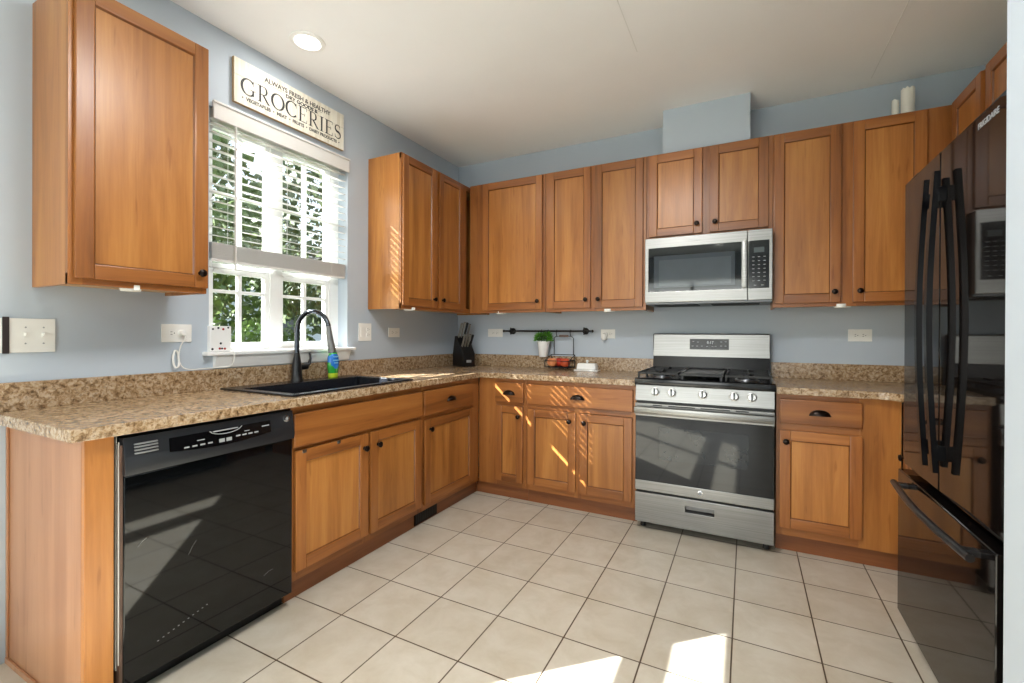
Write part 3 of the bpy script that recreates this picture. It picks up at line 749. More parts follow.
ct = MB().prism([(-0.672, 0.889), (-0.678, 0.905), (-0.674, 0.926), (-0.664, 0.932), (-0.10, 0.932), (-0.10, 0.889)], 'x', -RW - 0.004, RW + 0.004, 0, 0.002).build('cooktop', plain('cooktop_enamel', (16, 16, 18), 0.16, var=0.1), rg)
for (bx, by, r) in ((-0.24, -0.52, 0.045), (-0.24, -0.24, 0.038), (0.24, -0.52, 0.052), (0.24, -0.24, 0.036), (0.0, -0.38, 0.04)):
    bn = MB().lathe((bx, by, 0.9315), (0, 0, 1), [(r * 1.25, 0), (r * 1.2, 0.006), (r * 0.95, 0.008), (r * 0.95, 0.012)], 24).build('burner', plain('burner_ring', (120, 122, 126), 0.35, 0.9), ct)
    MB().lathe((bx, by, 0.9435), (0, 0, 1), [(r, 0), (r, 0.006), (r * 0.85, 0.009), (0.001, 0.009)], 24).build('burner_cap', IRON, bn)
def grate(x0, x1, y0=-0.655, y1=-0.125, zt=0.968):
    m = MB(); w = 0.011; h = 0.013
    def bar(ax0, ax1, ay0, ay1): m.box(ax0, ax1, ay0, ay1, zt - h, zt, 0.002)
    bar(x0, x1, y0, y0 + w); bar(x0, x1, y1 - w, y1); bar(x0, x0 + w, y0 + w, y1 - w); bar(x1 - w, x1, y0 + w, y1 - w)
    ym = (y0 + y1) / 2; xm = (x0 + x1) / 2
    bar(x0 + w, x1 - w, ym - w / 2, ym + w / 2)
    for yc in ((y0 + ym) / 2, (y1 + ym) / 2):
        bar(x0 + w, xm - 0.03, yc - w / 2, yc + w / 2); bar(xm + 0.03, x1 - w, yc - w / 2, yc + w / 2)
    for (a, b) in ((y0 + w, (y0 + ym) / 2 - 0.03), ((y0 + ym) / 2 + 0.03, ym - w / 2), (ym + w / 2, (y1 + ym) / 2 - 0.03), ((y1 + ym) / 2 + 0.03, y1 - w)): bar(xm - w / 2, xm + w / 2, a, b)
    for (a, b) in ((x0, y0), (x1 - w, y0), (x0, y1 - w), (x1 - w, y1 - w), (x0, ym - w / 2), (x1 - w, ym - w / 2)): m.box(a, a + w, b, b + w, 0.932, zt - h + 0.001, 0.002)
    return m.build('grate', IRON, rg)
grate(-0.366, -0.128); grate(0.128, 0.366)
m = MB().box(-0.118, 0.118, -0.648, -0.132, 0.952, 0.964, 0.004).box(-0.118, -0.108, -0.648, -0.132, 0.964, 0.972, 0.002).box(0.108, 0.118, -0.648, -0.132, 0.964, 0.972, 0.002).box(-0.108, 0.108, -0.648, -0.638, 0.964, 0.970, 0.002).box(-0.108, 0.108, -0.142, -0.132, 0.964, 0.972, 0.002)
for (a, b) in ((-0.112, -0.64), (0.1, -0.64), (-0.112, -0.15), (0.1, -0.15)): m.box(a, a + 0.012, b, b + 0.012, 0.932, 0.953)
m.build('griddle', plain('griddle_iron', (38, 39, 41), 0.38, 0.3), rg)
MB().prism([(-0.10, 0.925), (-0.074, 1.042), (-0.028, 1.042), (-0.028, 0.889), (-0.0995, 0.889)], 'x', -RW, RW, 0, 0.002).build('rear_riser', BLKS, rg)
bgd = MB().prism([(-0.082, 1.043), (-0.068, 1.198), (-0.060, 1.206), (-0.028, 1.206), (-0.028, 1.043)], 'x', -RW, RW, 0, 0.002).build('backguard', STEEL, rg)
MB().box(-RW - 0.0008, -RW + 0.003, -0.078, -0.028, 1.043, 1.20, 0.001).box(RW - 0.003, RW + 0.0008, -0.078, -0.028, 1.043, 1.20, 0.001).build('end_cap', BLKS, bgd)
sl_ = (0.014 / 0.155); ya = lambda z: -0.082 + (z - 1.043) * sl_
dsp = MB().prism([(ya(1.094) - 0.002, 1.094), (ya(1.168) - 0.002, 1.168), (ya(1.168) + 0.003, 1.168), (ya(1.094) + 0.003, 1.094)], 'x', -0.124, 0.129, 0, 0.0).build('display_panel', plain('display_grey', (34, 33, 32), 0.25), bgd)
tilt = Matrix.Rotation(PI / 2 - math.atan(sl_), 4, 'X')
text_mesh('8:17', 0.026, 'clock_digits', WHITEP, bgd, Matrix.Translation((0.010, ya(1.143) - 0.0026, 1.143)) @ tilt)
for (x, z) in [(-0.105, 1.118), (-0.075, 1.118), (-0.045, 1.118), (-0.01, 1.116), (0.025, 1.116), (0.045, 1.118), (0.08, 1.12), (0.108, 1.12), (-0.10, 1.15), (-0.07, 1.146), (0.08, 1.148), (0.108, 1.15)]:
    MB().box(x - 0.006, x + 0.006, ya(z) - 0.0028, ya(z) - 0.001, z - 0.002, z + 0.002).build('key', GREYP, bgd)

# ------------------------------------------------------------------ microwave
mv = thing('microwave', 'stainless over-the-range microwave with dark door glass', 'microwave', (2.161, 0, 1.40))
def mvb(x0, x1, y0, y1, z0, z1, b=0.002, mat=0, m=None): return (m or MB()).box(x0, x1, y0, y1, z0, z1, b, mat)
MW = 0.3745
mvb(-MW, MW, -0.352, -0.004, 0.012, 0.438).build('body', BLKS, mv)
m = mvb(-MW, MW, -0.375, -0.006, 0.0, 0.012)
for k in range(2): mvb(-0.33 + 0.36 * k, -0.05 + 0.36 * k, -0.30, -0.12, -0.004, 0.0, 0.001, 1, m)
m.build('underside_vent', [plain('vent_grey', (120, 122, 124), 0.4, 0.6), BLKM], mv)
A = [-MW, -0.352, 0.208, 0.241]; B = [0.012, 0.082, 0.372, 0.438]
md = MB().slab(A, B, lambda i, j: not (i == 1 and j == 1), 'y', -0.400, -0.354, bev=0.003).build('door', STEEL, mv)
MB().box(-0.352, 0.208, -0.394, -0.356, 0.082, 0.372).build('door_glass', GLASSBLK, md)
MB().box(-0.318, 0.172, -0.3952, -0.3935, 0.108, 0.318, 0.001).build('screen', GLASSGRY, md)
MB().box(-0.285, 0.150, -0.3958, -0.395, 0.118, 0.29, 0.001).build('inner_screen', plain('screen_mesh', (74, 80, 85), 0.05, spec=0.6), md)
m = MB().box(0.212, 0.240, -0.428, -0.412, 0.085, 0.372, 0.006)
for z in (0.11, 0.345): m.box(0.218, 0.234, -0.413, -0.399, z - 0.012, z + 0.012, 0.002)
m.build('door_handle', STEEL, md)
MB().box(0.2435, MW, -0.400, -0.354, 0.012, 0.438, 0.003).build('control_frame', STEEL, mv)
cpm = MB().box(0.247, 0.357, -0.4025, -0.399, 0.082, 0.372, 0.006).build('control_panel', BLK, mv)
MB().box(0.275, 0.330, -0.4035, -0.402, 0.298, 0.330, 0.001).build('display_window', plain('lcd_grey', (66, 74, 76), 0.2), cpm)
for r_ in range(7):
    for c_ in range(3):
        z = 0.272 - 0.024 * r_; x = 0.272 + 0.030 * c_
        MB().box(x - 0.006, x + 0.006, -0.4034, -0.402, z - 0.0018, z + 0.0018).build('key', GREYP, cpm)
for c_ in range(2): MB().box(0.275 + 0.04 * c_, 0.288 + 0.04 * c_, -0.4034, -0.402, 0.098, 0.102).build('key', GREYP, cpm)
text_mesh('FRIGIDAIRE', 0.014, 'brand_mark', GREYP, md, face_front(-0.07, -0.4005, 0.405))

# ------------------------------------------------------------------ refrigerator
FY0 = -1.085; FW = 0.830     # far side, width toward the viewer
HBK = plain('handle_black', (6, 6, 8), 0.22, spec=0.2)
fr = thing('refrigerator', 'glossy black French door refrigerator on the right', 'refrigerator', (XR, FY0, 0), -HP)
D0 = XR - 2.985              # local depth of the door fronts
def lx(y): return FY0 - y    # world y -> local x
FRB = plain('fridge_black', (15, 12, 11), 0.04, spec=0.3, var=0.05)
MB().box(0.008, FW - 0.008, -D0 + 0.075, -0.03, 0.03, 1.80, 0.004).build('body', BLKS, fr)
sp = 0.385
def fdoor(x0, x1):
    return MB().box(x0, x1, -D0, -D0 + 0.07, 0.668, 1.828, 0.006, 0, 3).build('door', FRB, fr)
d1_ = fdoor(0.0, sp - 0.0025); d2_ = fdoor(sp + 0.0025, FW)
dz = MB().box(0.0, FW, -D0 - 0.018, -D0 + 0.07, 0.055, 0.645, 0.006, 0, 3).build('freezer_drawer', FRB, fr)
MB().box(0.02, FW - 0.02, -D0 + 0.03, -D0 + 0.07, 0.02, 0.07, 0.003).build('toe_grille', BLKM, fr)
for x in (0.05, FW - 0.05):
    for y in (-D0 + 0.12, -0.08): MB().cyl((x, y, 0.0), (x, y, 0.032), 0.02, 0.02, 12).build('foot', BLKM, fr)
MB().box(0.03, 0.11, -D0 + 0.012, -D0 + 0.09, 1.828, 1.842, 0.004).box(FW - 0.11, FW - 0.03, -D0 + 0.012, -D0 + 0.09, 1.828, 1.842, 0.004).build('hinge_cover', BLKS, fr)
def vhandle(parent, x):
    pts = []
    for k in range(17):
        f = k / 16
        pts.append((x, -D0 - 0.026 - 0.019 * math.sin(PI * f), 0.745 + (1.745 - 0.745) * f))
    m = MB(); w = 0.011; tq = 0.008
    rings = [[m.bm.verts.new((p[0] + sx * w, p[1] + sy * tq, p[2])) for sx, sy in ((-1, -1), (1, -1), (1, 1), (-1, 1))] for p in pts]
    m.skin(rings)
    for z in (0.81, 1.67): m.box(x - 0.008, x + 0.008, -D0 - 0.024, -D0 + 0.001, z - 0.025, z + 0.025, 0.003)
    return m.build('handle', HBK, parent, 30)
vhandle(d1_, 0.340); vhandle(d2_, 0.438)
pts = []
for k in range(15):
    f = k / 14
    pts.append((0.085 + 0.70 * f, -D0 - 0.052 - 0.018 * math.sin(PI * f), 0.606))
m = MB().tube(pts, 0.0115, 10)
for hx in (0.11, 0.72): m.box(hx, hx + 0.03, -D0 - 0.056, -D0 - 0.016, 0.597, 0.615, 0.004)
m.build('drawer_handle', plain('handle_grey', (52, 50, 50), 0.3, 0.5), dz)
text_mesh('FRIGIDAIRE', 0.024, 'brand_mark', GREYP, d2_, face_front(0.725, -D0 - 0.0006, 1.793))

# ------------------------------------------------------------------ sign over the window
sg = thing('wall_sign', 'cream board sign lettered groceries above the sink window', 'sign', (0.002, -1.711, 2.403), HP)
SW, SH = 0.710, 0.233
A = [-SW / 2, SW / 2]
m = MB().box(-SW / 2, SW / 2, -0.020, 0, 0, SH * 0.62 - 0.0006, 0.0015).box(-SW / 2, SW / 2, -0.020, 0, SH * 0.62 + 0.0006, SH, 0.0015)
m.build('board', SIGNW, sg)
m = MB().box(-SW / 2 - 0.0006, SW / 2 + 0.0006, -0.018, -0.001, -0.0006, 0.004).box(-SW / 2 - 0.001, -SW / 2 + 0.003, -0.018, -0.001, 0, SH)
m.build('raw_edge', SIGNE, sg)
# serif capitals drawn as strokes
def glyph(m, ch, x, z, h, y):
    """draw a serif capital; returns advance"""
    T = 0.0008
    def rect(a, b, c, d): m.box(x + a * h, x + b * h, y - T, y, z + c * h, z + d * h)
    def stroke(pts):
        # pts: (cx, cz, nx, nz, half width)
        L = [(x + (p[0] + p[2] * p[4]) * h, z + (p[1] + p[3] * p[4]) * h) for p in pts]
        R = [(x + (p[0] - p[2] * p[4]) * h, z + (p[1] - p[3] * p[4]) * h) for p in pts]
        for i in range(len(pts) - 1):
            q = [L[i], L[i + 1], R[i + 1], R[i]]
            va = [m.bm.verts.new((a, y - T, b)) for a, b in q]
            m.bm.faces.new(va)
    def arcs(cx, cz, rx, rz, a0, a1, thick, thin, n=24):
        out = []
        for k in range(n + 1):
            a = a0 + (a1 - a0) * k / n
            out.append((cx + rx * math.cos(a), cz + rz * math.sin(a), math.cos(a), math.sin(a), thin + (thick - thin) * abs(math.cos(a)) ** 1.5))
        stroke(out)
    if ch in 'OCG':
        a0, a1 = (0, 2 * PI) if ch == 'O' else (math.radians(42), math.radians(318))
        arcs(0.46, 0.5, 0.40, 0.475, a0, a1, 0.08, 0.03)
        if ch in 'CG': rect(0.755, 0.785, 0.66, 0.96)
        if ch == 'G': rect(0.70, 0.81, 0.08, 0.42); rect(0.60, 0.91, 0.40, 0.435)
        if ch == 'C': rect(0.755, 0.775, 0.06, 0.22)
        return {'O': 0.98, 'C': 0.90, 'G': 1.0}[ch] * h
    if ch == 'I':
        rect(0.12, 0.24, 0, 1); rect(0.04, 0.32, 0, 0.035); rect(0.04, 0.32, 0.965, 1); return 0.42 * h
    if ch == 'E':
        rect(0.12, 0.24, 0, 1); rect(0.04, 0.68, 0, 0.04); rect(0.04, 0.66, 0.96, 1); rect(0.24, 0.52, 0.49, 0.525)
        rect(0.655, 0.68, 0, 0.22); rect(0.635, 0.66, 0.78, 1); rect(0.50, 0.525, 0.40, 0.62); return 0.78 * h
    if ch == 'R':
        rect(0.12, 0.24, 0, 1); rect(0.04, 0.32, 0, 0.035); rect(0.04, 0.40, 0.962, 1); rect(0.24, 0.40, 0.47, 0.508)
        arcs(0.40, 0.735, 0.20, 0.246, -PI / 2, PI / 2, 0.06, 0.02, 14)
        stroke([(0.36, 0.49, 0.8, 0.6, 0.06), (0.60, 0.18, 0.8, 0.6, 0.06), (0.74, 0.02, 0.8, 0.6, 0.05)]); rect(0.66, 0.86, 0, 0.035)
        return 0.88 * h
    if ch == 'S':
        pts = []
        for k in range(31):
            f = k / 30
            if f < 0.5:
                a = math.radians(35) + (math.radians(270) - math.radians(35)) * (f / 0.5)
                c = (0.33 + 0.21 * math.cos(a), 0.735 + 0.235 * math.sin(a)); nn = (math.cos(a), math.sin(a))
            else:
                a = math.radians(90) - (math.radians(90) + math.radians(145)) * ((f - 0.5) / 0.5)
                c = (0.33 + 0.24 * math.cos(a), 0.262 + 0.238 * math.sin(a)); nn = (-math.cos(a), -math.sin(a))
            w = 0.03 + 0.05 * math.exp(-((f - 0.5) / 0.2) ** 2)
            pts.append((c[0], c[1], nn[0], nn[1], w))
        stroke(pts); rect(0.51, 0.535, 0.72, 0.95); rect(0.10, 0.125, 0.05, 0.29)
        return 0.68 * h
    return 0
m = MB(); x = -0.322; hgt = 0.090
for ch in 'GROCERIES':
    x += glyph(m, ch, x, 0.058, hgt, -0.0202) + 0.0015
bmesh.ops.recalc_face_normals(m.bm, faces=m.bm.faces[:])
wd = max(v.co.x for v in m.bm.verts) + 0.322
for v in m.bm.verts: v.co.x = -0.322 + (v.co.x + 0.322) * 0.652 / wd
m.build('lettering', INK, sg, smooth=0)
text_mesh('ALWAYS FRESH & HEALTHY', 0.036, 'lettering', INK2, sg, face_front(0.028, -0.0206, 0.192), fit=0.44, bold=0.0009)
text_mesh('DRY GOODS &', 0.028, 'lettering', INK, sg, face_front(0.043, -0.0206, 0.162), fit=0.215, bold=0.0009)
text_mesh('•  VEGETABLES  •  MEAT  •  FRUITS  •  DAIRY PRODUCTS  •', 0.026, 'lettering', INK2, sg, face_front(0.002, -0.0206, 0.036), fit=0.635, bold=0.0009)
MB().box(-0.215, -0.07, -0.0209, -0.02, 0.172, 0.1735).box(0.085, 0.185, -0.0209, -0.02, 0.172, 0.1735).build('rule_line', INK2, sg)

# ------------------------------------------------------------------ switch plates and outlets
def plate(parent, w, h): return MB().box(-w / 2, w / 2, -0.006, -0.0005, -h / 2, h / 2, 0.002).build('plate', WPL, parent)
def receptacle(parent, x, z=0, horiz=True):
    o = MB().lathe((x, -0.0055, z), (0, -1, 0), [(0.0165, 0), (0.0165, 0.002), (0.0155, 0.0026), (0.001, 0.0026)], 20).build('receptacle', WPL, parent)
    for (a, b, w, h) in ((-0.004, 0.006, 0.008, 0.0022), (-0.004, -0.006, 0.008, 0.0022), (0.008, 0, 0.004, 0.004)):
        MB().box(x + a - w / 2, x + a + w / 2, -0.0088, -0.0078, z + b - h / 2, z + b + h / 2).build('slot', WGR, o)
def outlet(label, loc, rz, w=0.122, h=0.072, n=2, group=None):
    t = thing('wall_outlet', label, 'outlet', loc, rz)
    p = plate(t, w, h)
    for k in range(n): receptacle(t, (k - (n - 1) / 2) * 0.04)
    return t
outlet('white horizontal outlet on the back wall right of the knife block', (0.402, 0, 1.206), 0, 0.15)
o_air = outlet('white horizontal outlet at the right end of the black rail', (1.424, 0, 1.201), 0, 0.115)
outlet('white horizontal outlet on the back wall right of the range', (3.033, 0, 1.198), 0, 0.122, 0.076)
outlet('white horizontal outlet on the left wall with a cord plugged in', (0, -2.318, 1.197), HP, 0.126, 0.084)
outlet('small white outlet on the left wall below the two-door cabinet', (0, -0.856, 1.205), HP, 0.12, 0.07)
t = thing('switch_plate', 'square white two-gang plate right of the sink window', 'switch', (0, -1.148, 1.207), HP)
p = plate(t, 0.118, 0.124)
MB().box(-0.042, -0.010, -0.0085, -0.0055, -0.033, 0.033, 0.002).build('rocker', WPL, p)
receptacle(t, 0.026, 0.019); receptacle(t, 0.026, -0.019)
t = thing('switch_plate', 'wide white plate with two toggles at the left edge', 'switch', (0, -2.826, 1.187), HP)
p = plate(t, 0.182, 0.127)
for xx in (0.010, 0.058):
    MB().box(xx - 0.005, xx + 0.005, -0.0075, -0.0055, -0.012, 0.012, 0.001).box(xx - 0.0035, xx + 0.0035, -0.018, -0.006, -0.001, 0.009, 0.002).build('toggle', WPL, p)
for xx in (0.010, 0.058):
    for z in (-0.03, 0.03): MB().lathe((xx, -0.006, z), (0, -1, 0), [(0.003, 0), (0.002, 0.0012), (0.0005, 0.0013)], 10).build('screw', GREYP, p)
MB().box(-0.050, -0.032, -0.011, -0.006, -0.066, 0.068, 0.002).build('strip', plain('dark_brown_strip', (44, 34, 32), 0.4), p)
# plug-in air freshener on the rail-side outlet
t = thing('plug_in_freshener', 'white plug-in air freshener in the outlet by the black rail', 'air freshener', (1.400, -0.009, 1.185))
MB().lathe((0, -0.002, -0.012), (0, -0.25, 1), [(0.010, -0.022), (0.019, -0.016), (0.021, 0.0), (0.017, 0.016), (0.012, 0.03), (0.001, 0.034)], 18).xform(Matrix.Translation((0, -0.02, 0))).build('body', WPL, t)
MB().box(-0.012, 0.022, -0.014, 0.0, 0.0, 0.026, 0.004).build('plug', WPL, t)

# spotted warmer on the stool, with its cord
sw_ = thing('wax_warmer', 'small white box with dark and red spots on the window stool', 'wax warmer', (-0.012, -2.13, 1.1055))
S = 0.052
MB().box(-0.035, 0.035, -S, S, 0.0, 0.128, 0.004).build('box', CERAM, sw_)
rs = random.Random(5); m = MB()
for k, (yy, zz) in enumerate([(-0.038, 0.112), (-0.012, 0.118), (0.012, 0.112), (0.036, 0.12), (-0.04, 0.012), (-0.005, 0.014), (0.006, 0.014), (0.0, 0.04), (0.02, 0.013)]):
    m.lathe((0.035, yy, zz), (1, 0, 0), [(0.006 if k % 3 else 0.005, 0), (0.005, 0.0008), (0.0005, 0.001)], 10, 0 if k % 3 != 2 else 1)
for (xx, zz, q) in ((-0.015, 0.115, 1), (0.012, 0.09, 0), (0.0, 0.05, 0), (0.02, 0.02, 1)):
    m.lathe((xx, S, zz), (0, 1, 0), [(0.006, 0), (0.005, 0.0008), (0.0005, 0.001)], 10, q)
m.build('spots', [BLKM, DARKRED], sw_)
cd = [(0.036, 0.045, 0.004), (0.055, 0.05, 0.0045), (0.064, 0.052, -0.02), (0.052, 0.05, -0.075), (0.024, 0.04, -0.082), (0.026, -0.02, -0.083), (0.024, -0.08, -0.082), (0.028, -0.13, -0.085), (0.026, -0.17, -0.075), (0.022, -0.185, -0.03), (0.024, -0.178, 0.03), (0.03, -0.165, 0.055)]
def smooth(pts, it=2):
    pts = [Vector(p) for p in pts]
    for _ in range(it):
        q = [pts[0]]
        for a, b in zip(pts, pts[1:]): q += [a * 0.75 + b * 0.25, a * 0.25 + b * 0.75]
        q.append(pts[-1]); pts = q
    return pts
co = MB().tube(smooth(cd), 0.0028, 6)
lo = [(0.020 + 0.0022 * (k % 7), -0.196 + 0.014 * math.cos(k * 0.9) + 0.004 * math.sin(k * 2.1), -0.030 + 0.045 * math.sin(k * 0.9)) for k in range(26)]
co.tube(smooth(lo), 0.0026, 6)
co.build('cord', WPL, sw_)
MB().lathe((0.019, -0.170, 0.092), (1, 0, 0), [(0.014, 0.002), (0.015, 0.012), (0.011, 0.022), (0.001, 0.024)], 16).tube(smooth([(0.04, -0.168, 0.09), (0.045, -0.16, 0.078), (0.03, -0.163, 0.05)]), 0.003, 6).build('plug', WPL, sw_)

# ------------------------------------------------------------------ utensil rail and what hangs on it
rl = thing('utensil_rail', 'black iron rail mounted on the back wall', 'rail', (0.91, 0, 1.222))
MB().cyl((-0.392, -0.045, 0), (0.392, -0.045, 0), 0.0075, n=12).build('bar', BLKM, rl)
for sx in (-1, 1):
    MB().lathe((sx * 0.392, -0.045, 0), (sx, 0, 0), [(0.0075, 0), (0.011, 0.004), (0.012, 0.010), (0.006, 0.016), (0.001, 0.018)], 14).build('finial', BLKM, rl)
    MB().lathe((sx * 0.33, -0.001, 0), (0, -1, 0), [(0.028, 0), (0.026, 0.005), (0.012, 0.008), (0.008, 0.012), (0.008, 0.034)], 18).cyl((sx * 0.33 - 0.007, -0.045, 0), (sx * 0.33 + 0.007, -0.045, 0), 0.015, n=14).box(sx * 0.33 - 0.004, sx * 0.33 + 0.004, -0.053, -0.037, -0.03, 0.03, 0.003).build('bracket', BLKM, rl)
pp = thing('potted_herb', 'green herb in a white hanging pot on the black rail', 'potted plant', (0.902, -0.078, 1.010))
oval(MB(), [(0.034, 0.034, 0), (0.036, 0.036, 0.003), (0.05, 0.05, 0.118), (0.053, 0.053, 0.120), (0.053, 0.053, 0.127), (0.047, 0.047, 0.127), (0.044, 0.044, 0.11)], 0).build('pot', CERAM, pp)
MB().lathe((0, 0, 0.105), (0, 0, 1), [(0.046, 0), (0.046, 0.006), (0.001, 0.008)], 20).build('soil', plain('soil', (56, 42, 32), 0.9), pp)
m = MB(); rs = random.Random(11)
for k in range(380):
    a = rs.uniform(0, 2 * PI); el = rs.uniform(-0.15, 1.0); rr = rs.uniform(0.4, 1.0) ** 0.5
    c = Vector((0.070 * rr * math.cos(a) * math.cos(el), 0.058 * rr * math.sin(a) * math.cos(el), 0.128 + 0.075 * rr * math.sin(el) + 0.012))
    d = Vector((math.cos(a), math.sin(a), rs.uniform(-0.4, 0.7))).normalized(); u = d.cross(Vector((rs.uniform(-1, 1), rs.uniform(-1, 1), 1))).normalized()
    L, w = rs.uniform(0.016, 0.026), rs.uniform(0.007, 0.011); nn = u.cross(d) * 0.004
    v = [m.bm.verts.new(p) for p in (c, c + d * L * 0.5 + u * w + nn, c + d * L, c + d * L * 0.5 - u * w + nn)]
    m.bm.faces.new(v)
m.build('foliage', HERB, pp, smooth=0)
m = MB()
for sx in (-0.03, 0.03): m.tube([(sx, 0.033, 0.225), (sx, 0.025, 0.222), (sx, 0.024, 0.205), (sx, 0.032, 0.125), (sx, 0.044, 0.119)], 0.0022, 6)
m.build('hook', BLKM, pp)

bk = thing('hanging_basket', 'black wire basket hanging from the rail with fruit in it', 'basket', (1.062, -0.10, 0.930))
m = MB(); w = 0.0026
x0, x1, y0, y1 = -0.105, 0.100, -0.075, 0.06
def loop(z, dx=0, dy=0): return [(x0 - dx, y0 - dy, z), (x1 + dx, y0 - dy, z), (x1 + dx, y1, z), (x0 - dx, y1, z), (x0 - dx, y0 - dy, z)]
m.tube(loop(0.004), 0.0034, 6).tube(loop(0.055), 0.0034, 6).tube([(x0, y1, 0.1), (x1, y1, 0.1)], 0.0034, 6)
for sx in (x0, x1): m.tube([(sx, y0, 0.055), (sx, y1, 0.1), (sx, y1, 0.004)], 0.0034, 6)
for k in range(9): xx = x0 + (x1 - x0) * k / 8; m.tube([(xx, y0, 0.004), (xx, y1, 0.004)], w * 0.8, 5)
for (xx, yy) in ((x0, y0), (x1, y0), (x0, y1), (x1, y1)): m.tube([(xx, yy, 0.004), (xx, yy, 0.055)], 0.0034, 6)
for k in range(4): m.tube([(x0, y0 + (y1 - y0) * k / 3, 0.004), (x1, y0 + (y1 - y0) * k / 3, 0.004)], w * 0.8, 5)
m.build('wire_frame', BLKM, bk)
m = MB().tube([(-0.08, y1, 0.1), (-0.08, y1, 0.235), (-0.062, y1 - 0.002, 0.25), (0.07, y1 - 0.002, 0.25), (0.088, y1, 0.235), (0.088, y1, 0.1)], 0.0034, 6)
m.build('hanger', BLKM, bk)
m = MB()
for xx in (-0.055, 0.065): m.tube([(xx, y1 - 0.004, 0.25), (xx, y1 - 0.016, 0.27), (xx, y1 - 0.018, 0.29), (xx, y1 - 0.006, 0.302), (xx, y1 + 0.006, 0.295)], 0.0032, 6)
m.build('hook', BLKM, bk)
MB().box(-0.035, 0.045, y1 - 0.006, y1 + 0.001, 0.243, 0.262, 0.003).build('name_plate', plain('worn_tag', (96, 80, 72), 0.6), bk)
def fruit(name, label, c, r, mat, cat):
    t = thing(name, label, cat, (c[0], c[1], c[2] - r))
    m = MB().sphere((0, 0, r * 0.95), r, r, r * 0.95, 24, 16)
    for v in m.bm.verts:
        q = Vector((v.co.x, v.co.y, 0)).length / r
        if v.co.z > r: v.co.z -= 0.35 * r * math.exp(-(q / 0.35) ** 2)
        elif v.co.z < 0.6 * r: v.co.z += 0.12 * r * math.exp(-(q / 0.3) ** 2)
    m.build('fruit_flesh', mat, t, 180)
    MB().tube([(0, 0, r * 1.45), (0.002, 0.001, r * 1.75), (0.006, 0.002, r * 2.0)], 0.0015, 6).build('stem', BARK, t)
fruit('peach', 'peach-coloured fruit at the left front of the wire basket', (1.003, -0.132, 0.975), 0.040, PEACH, 'fruit')
fruit('apple', 'red apple behind the peach in the wire basket', (1.044, -0.080, 0.974), 0.039, APPLE, 'fruit')
fruit('apple', 'orange-red apple at the right of the wire basket', (1.112, -0.125, 0.975), 0.040, APPLE2, 'fruit')

# butter dish
bt = thing('butter_dish', 'white ceramic butter dish with lid knob on the counter', 'butter dish', (1.298, -0.135, ZC))
MB().box(-0.095, 0.095, -0.048, 0.048, 0.001, 0.010, 0.004).build('tray', CERAM, bt)
m = MB().box(-0.080, 0.080, -0.038, 0.038, 0.010, 0.060, 0.012, 0, 3)
for v in m.bm.verts:
    f = 1 - 0.12 * max(0, (v.co.z - 0.01)) / 0.05; v.co.x *= f; v.co.y *= f
ld = m.build('lid', CERAM, bt)
MB().lathe((0, 0, 0.059), (0, 0, 1), [(0.008, 0), (0.006, 0.006), (0.010, 0.013), (0.011, 0.020), (0.007, 0.026), (0.001, 0.027)], 18).build('lid_knob', CERAM, ld)

# knife block
kb = thing('knife_block', 'black knife block with steel handled knives in the counter corner', 'knife block', (0.175, -0.165, ZC), 1.15)
kb.scale = (1.12, 1.12, 1.12)
# block leans back: slots face the front-up direction
MB().prism([(-0.075, 0.0), (0.075, 0.0), (0.075, 0.10), (0.045, 0.235), (0.02, 0.235), (-0.075, 0.10)], 'x', -0.055, 0.055, 0, 0.004).build('block', plain('block_black', (12, 12, 13), 0.4), kb)
MB().box(-0.022, 0.022, -0.0765, -0.074, 0.03, 0.05, 0.001).build('badge', GREYP, kb)
HS = plain('knife_steel', (170, 168, 160), 0.28, 0.9)
for (x, q, L) in ((-0.038, 0.05, 0.115), (-0.014, 0.05, 0.125), (0.012, 0.05, 0.12), (0.038, 0.05, 0.11), (-0.036, 0.6, 0.10), (-0.012, 0.6, 0.105), (0.012, 0.6, 0.10), (0.036, 0.6, 0.095)):
    p = Vector((x, -0.072 + 0.092 * (1 - q) , 0.105 + 0.13 * (1 - q)))
    d = Vector((0.0, -0.42, 0.9)).normalized()
    s = MB().tube([p - d * 0.01, p + d * L * 0.5, p + d * L], [0.0075, 0.0085, 0.0095], 8)
    s.build('knife_handle', BLKM if (x, q) in ((0.012, 0.05), (0.036, 0.6)) else HS, kb)

# ------------------------------------------------------------------ candles, under-cabinet lamps, floor register, recessed light
def candle(label, loc, r, h):
    t = thing('candle', label, 'candle', loc)
    rs = random.Random(int(h * 1000)); m = MB(); n = 20
    rings = [m.ring((0, 0, z), (0, 0, 1), r, n) for z in (0, h * 0.9)]
    top = [m.bm.verts.new((v.co.x, v.co.y, h + rs.uniform(-0.008, 0.006))) for v in rings[1]]
    inn = [m.bm.verts.new((v.co.x * 0.8, v.co.y * 0.8, h - 0.02)) for v in rings[1]]
    m.skin(rings + [top, inn]); m.build('wax', WAX, t)
    MB().tube([(0, 0, h - 0.02), (0.001, 0, h - 0.004)], 0.0015, 6).build('wick', BLKM, t)
candle('thick white pillar candle on top of the right wall cabinet', (3.222, -0.16, ZT + 0.0005), 0.032, 0.188)
candle('thinner white candle left of the thick candle on the cabinet', (3.172, -0.13, ZT + 0.0005), 0.018, 0.145)
pk = [('white puck light under the single-door left cabinet', 0.255, -2.60), ('white puck light under the left two-door wall cabinet', 0.27, -1.0), ('white puck light under the corner wall cabinet', 0.602, -0.27), ('white puck light under the cabinet left of the microwave', 1.502, -0.28), ('white puck light under the cabinet right of the microwave', 2.889, -0.28)]
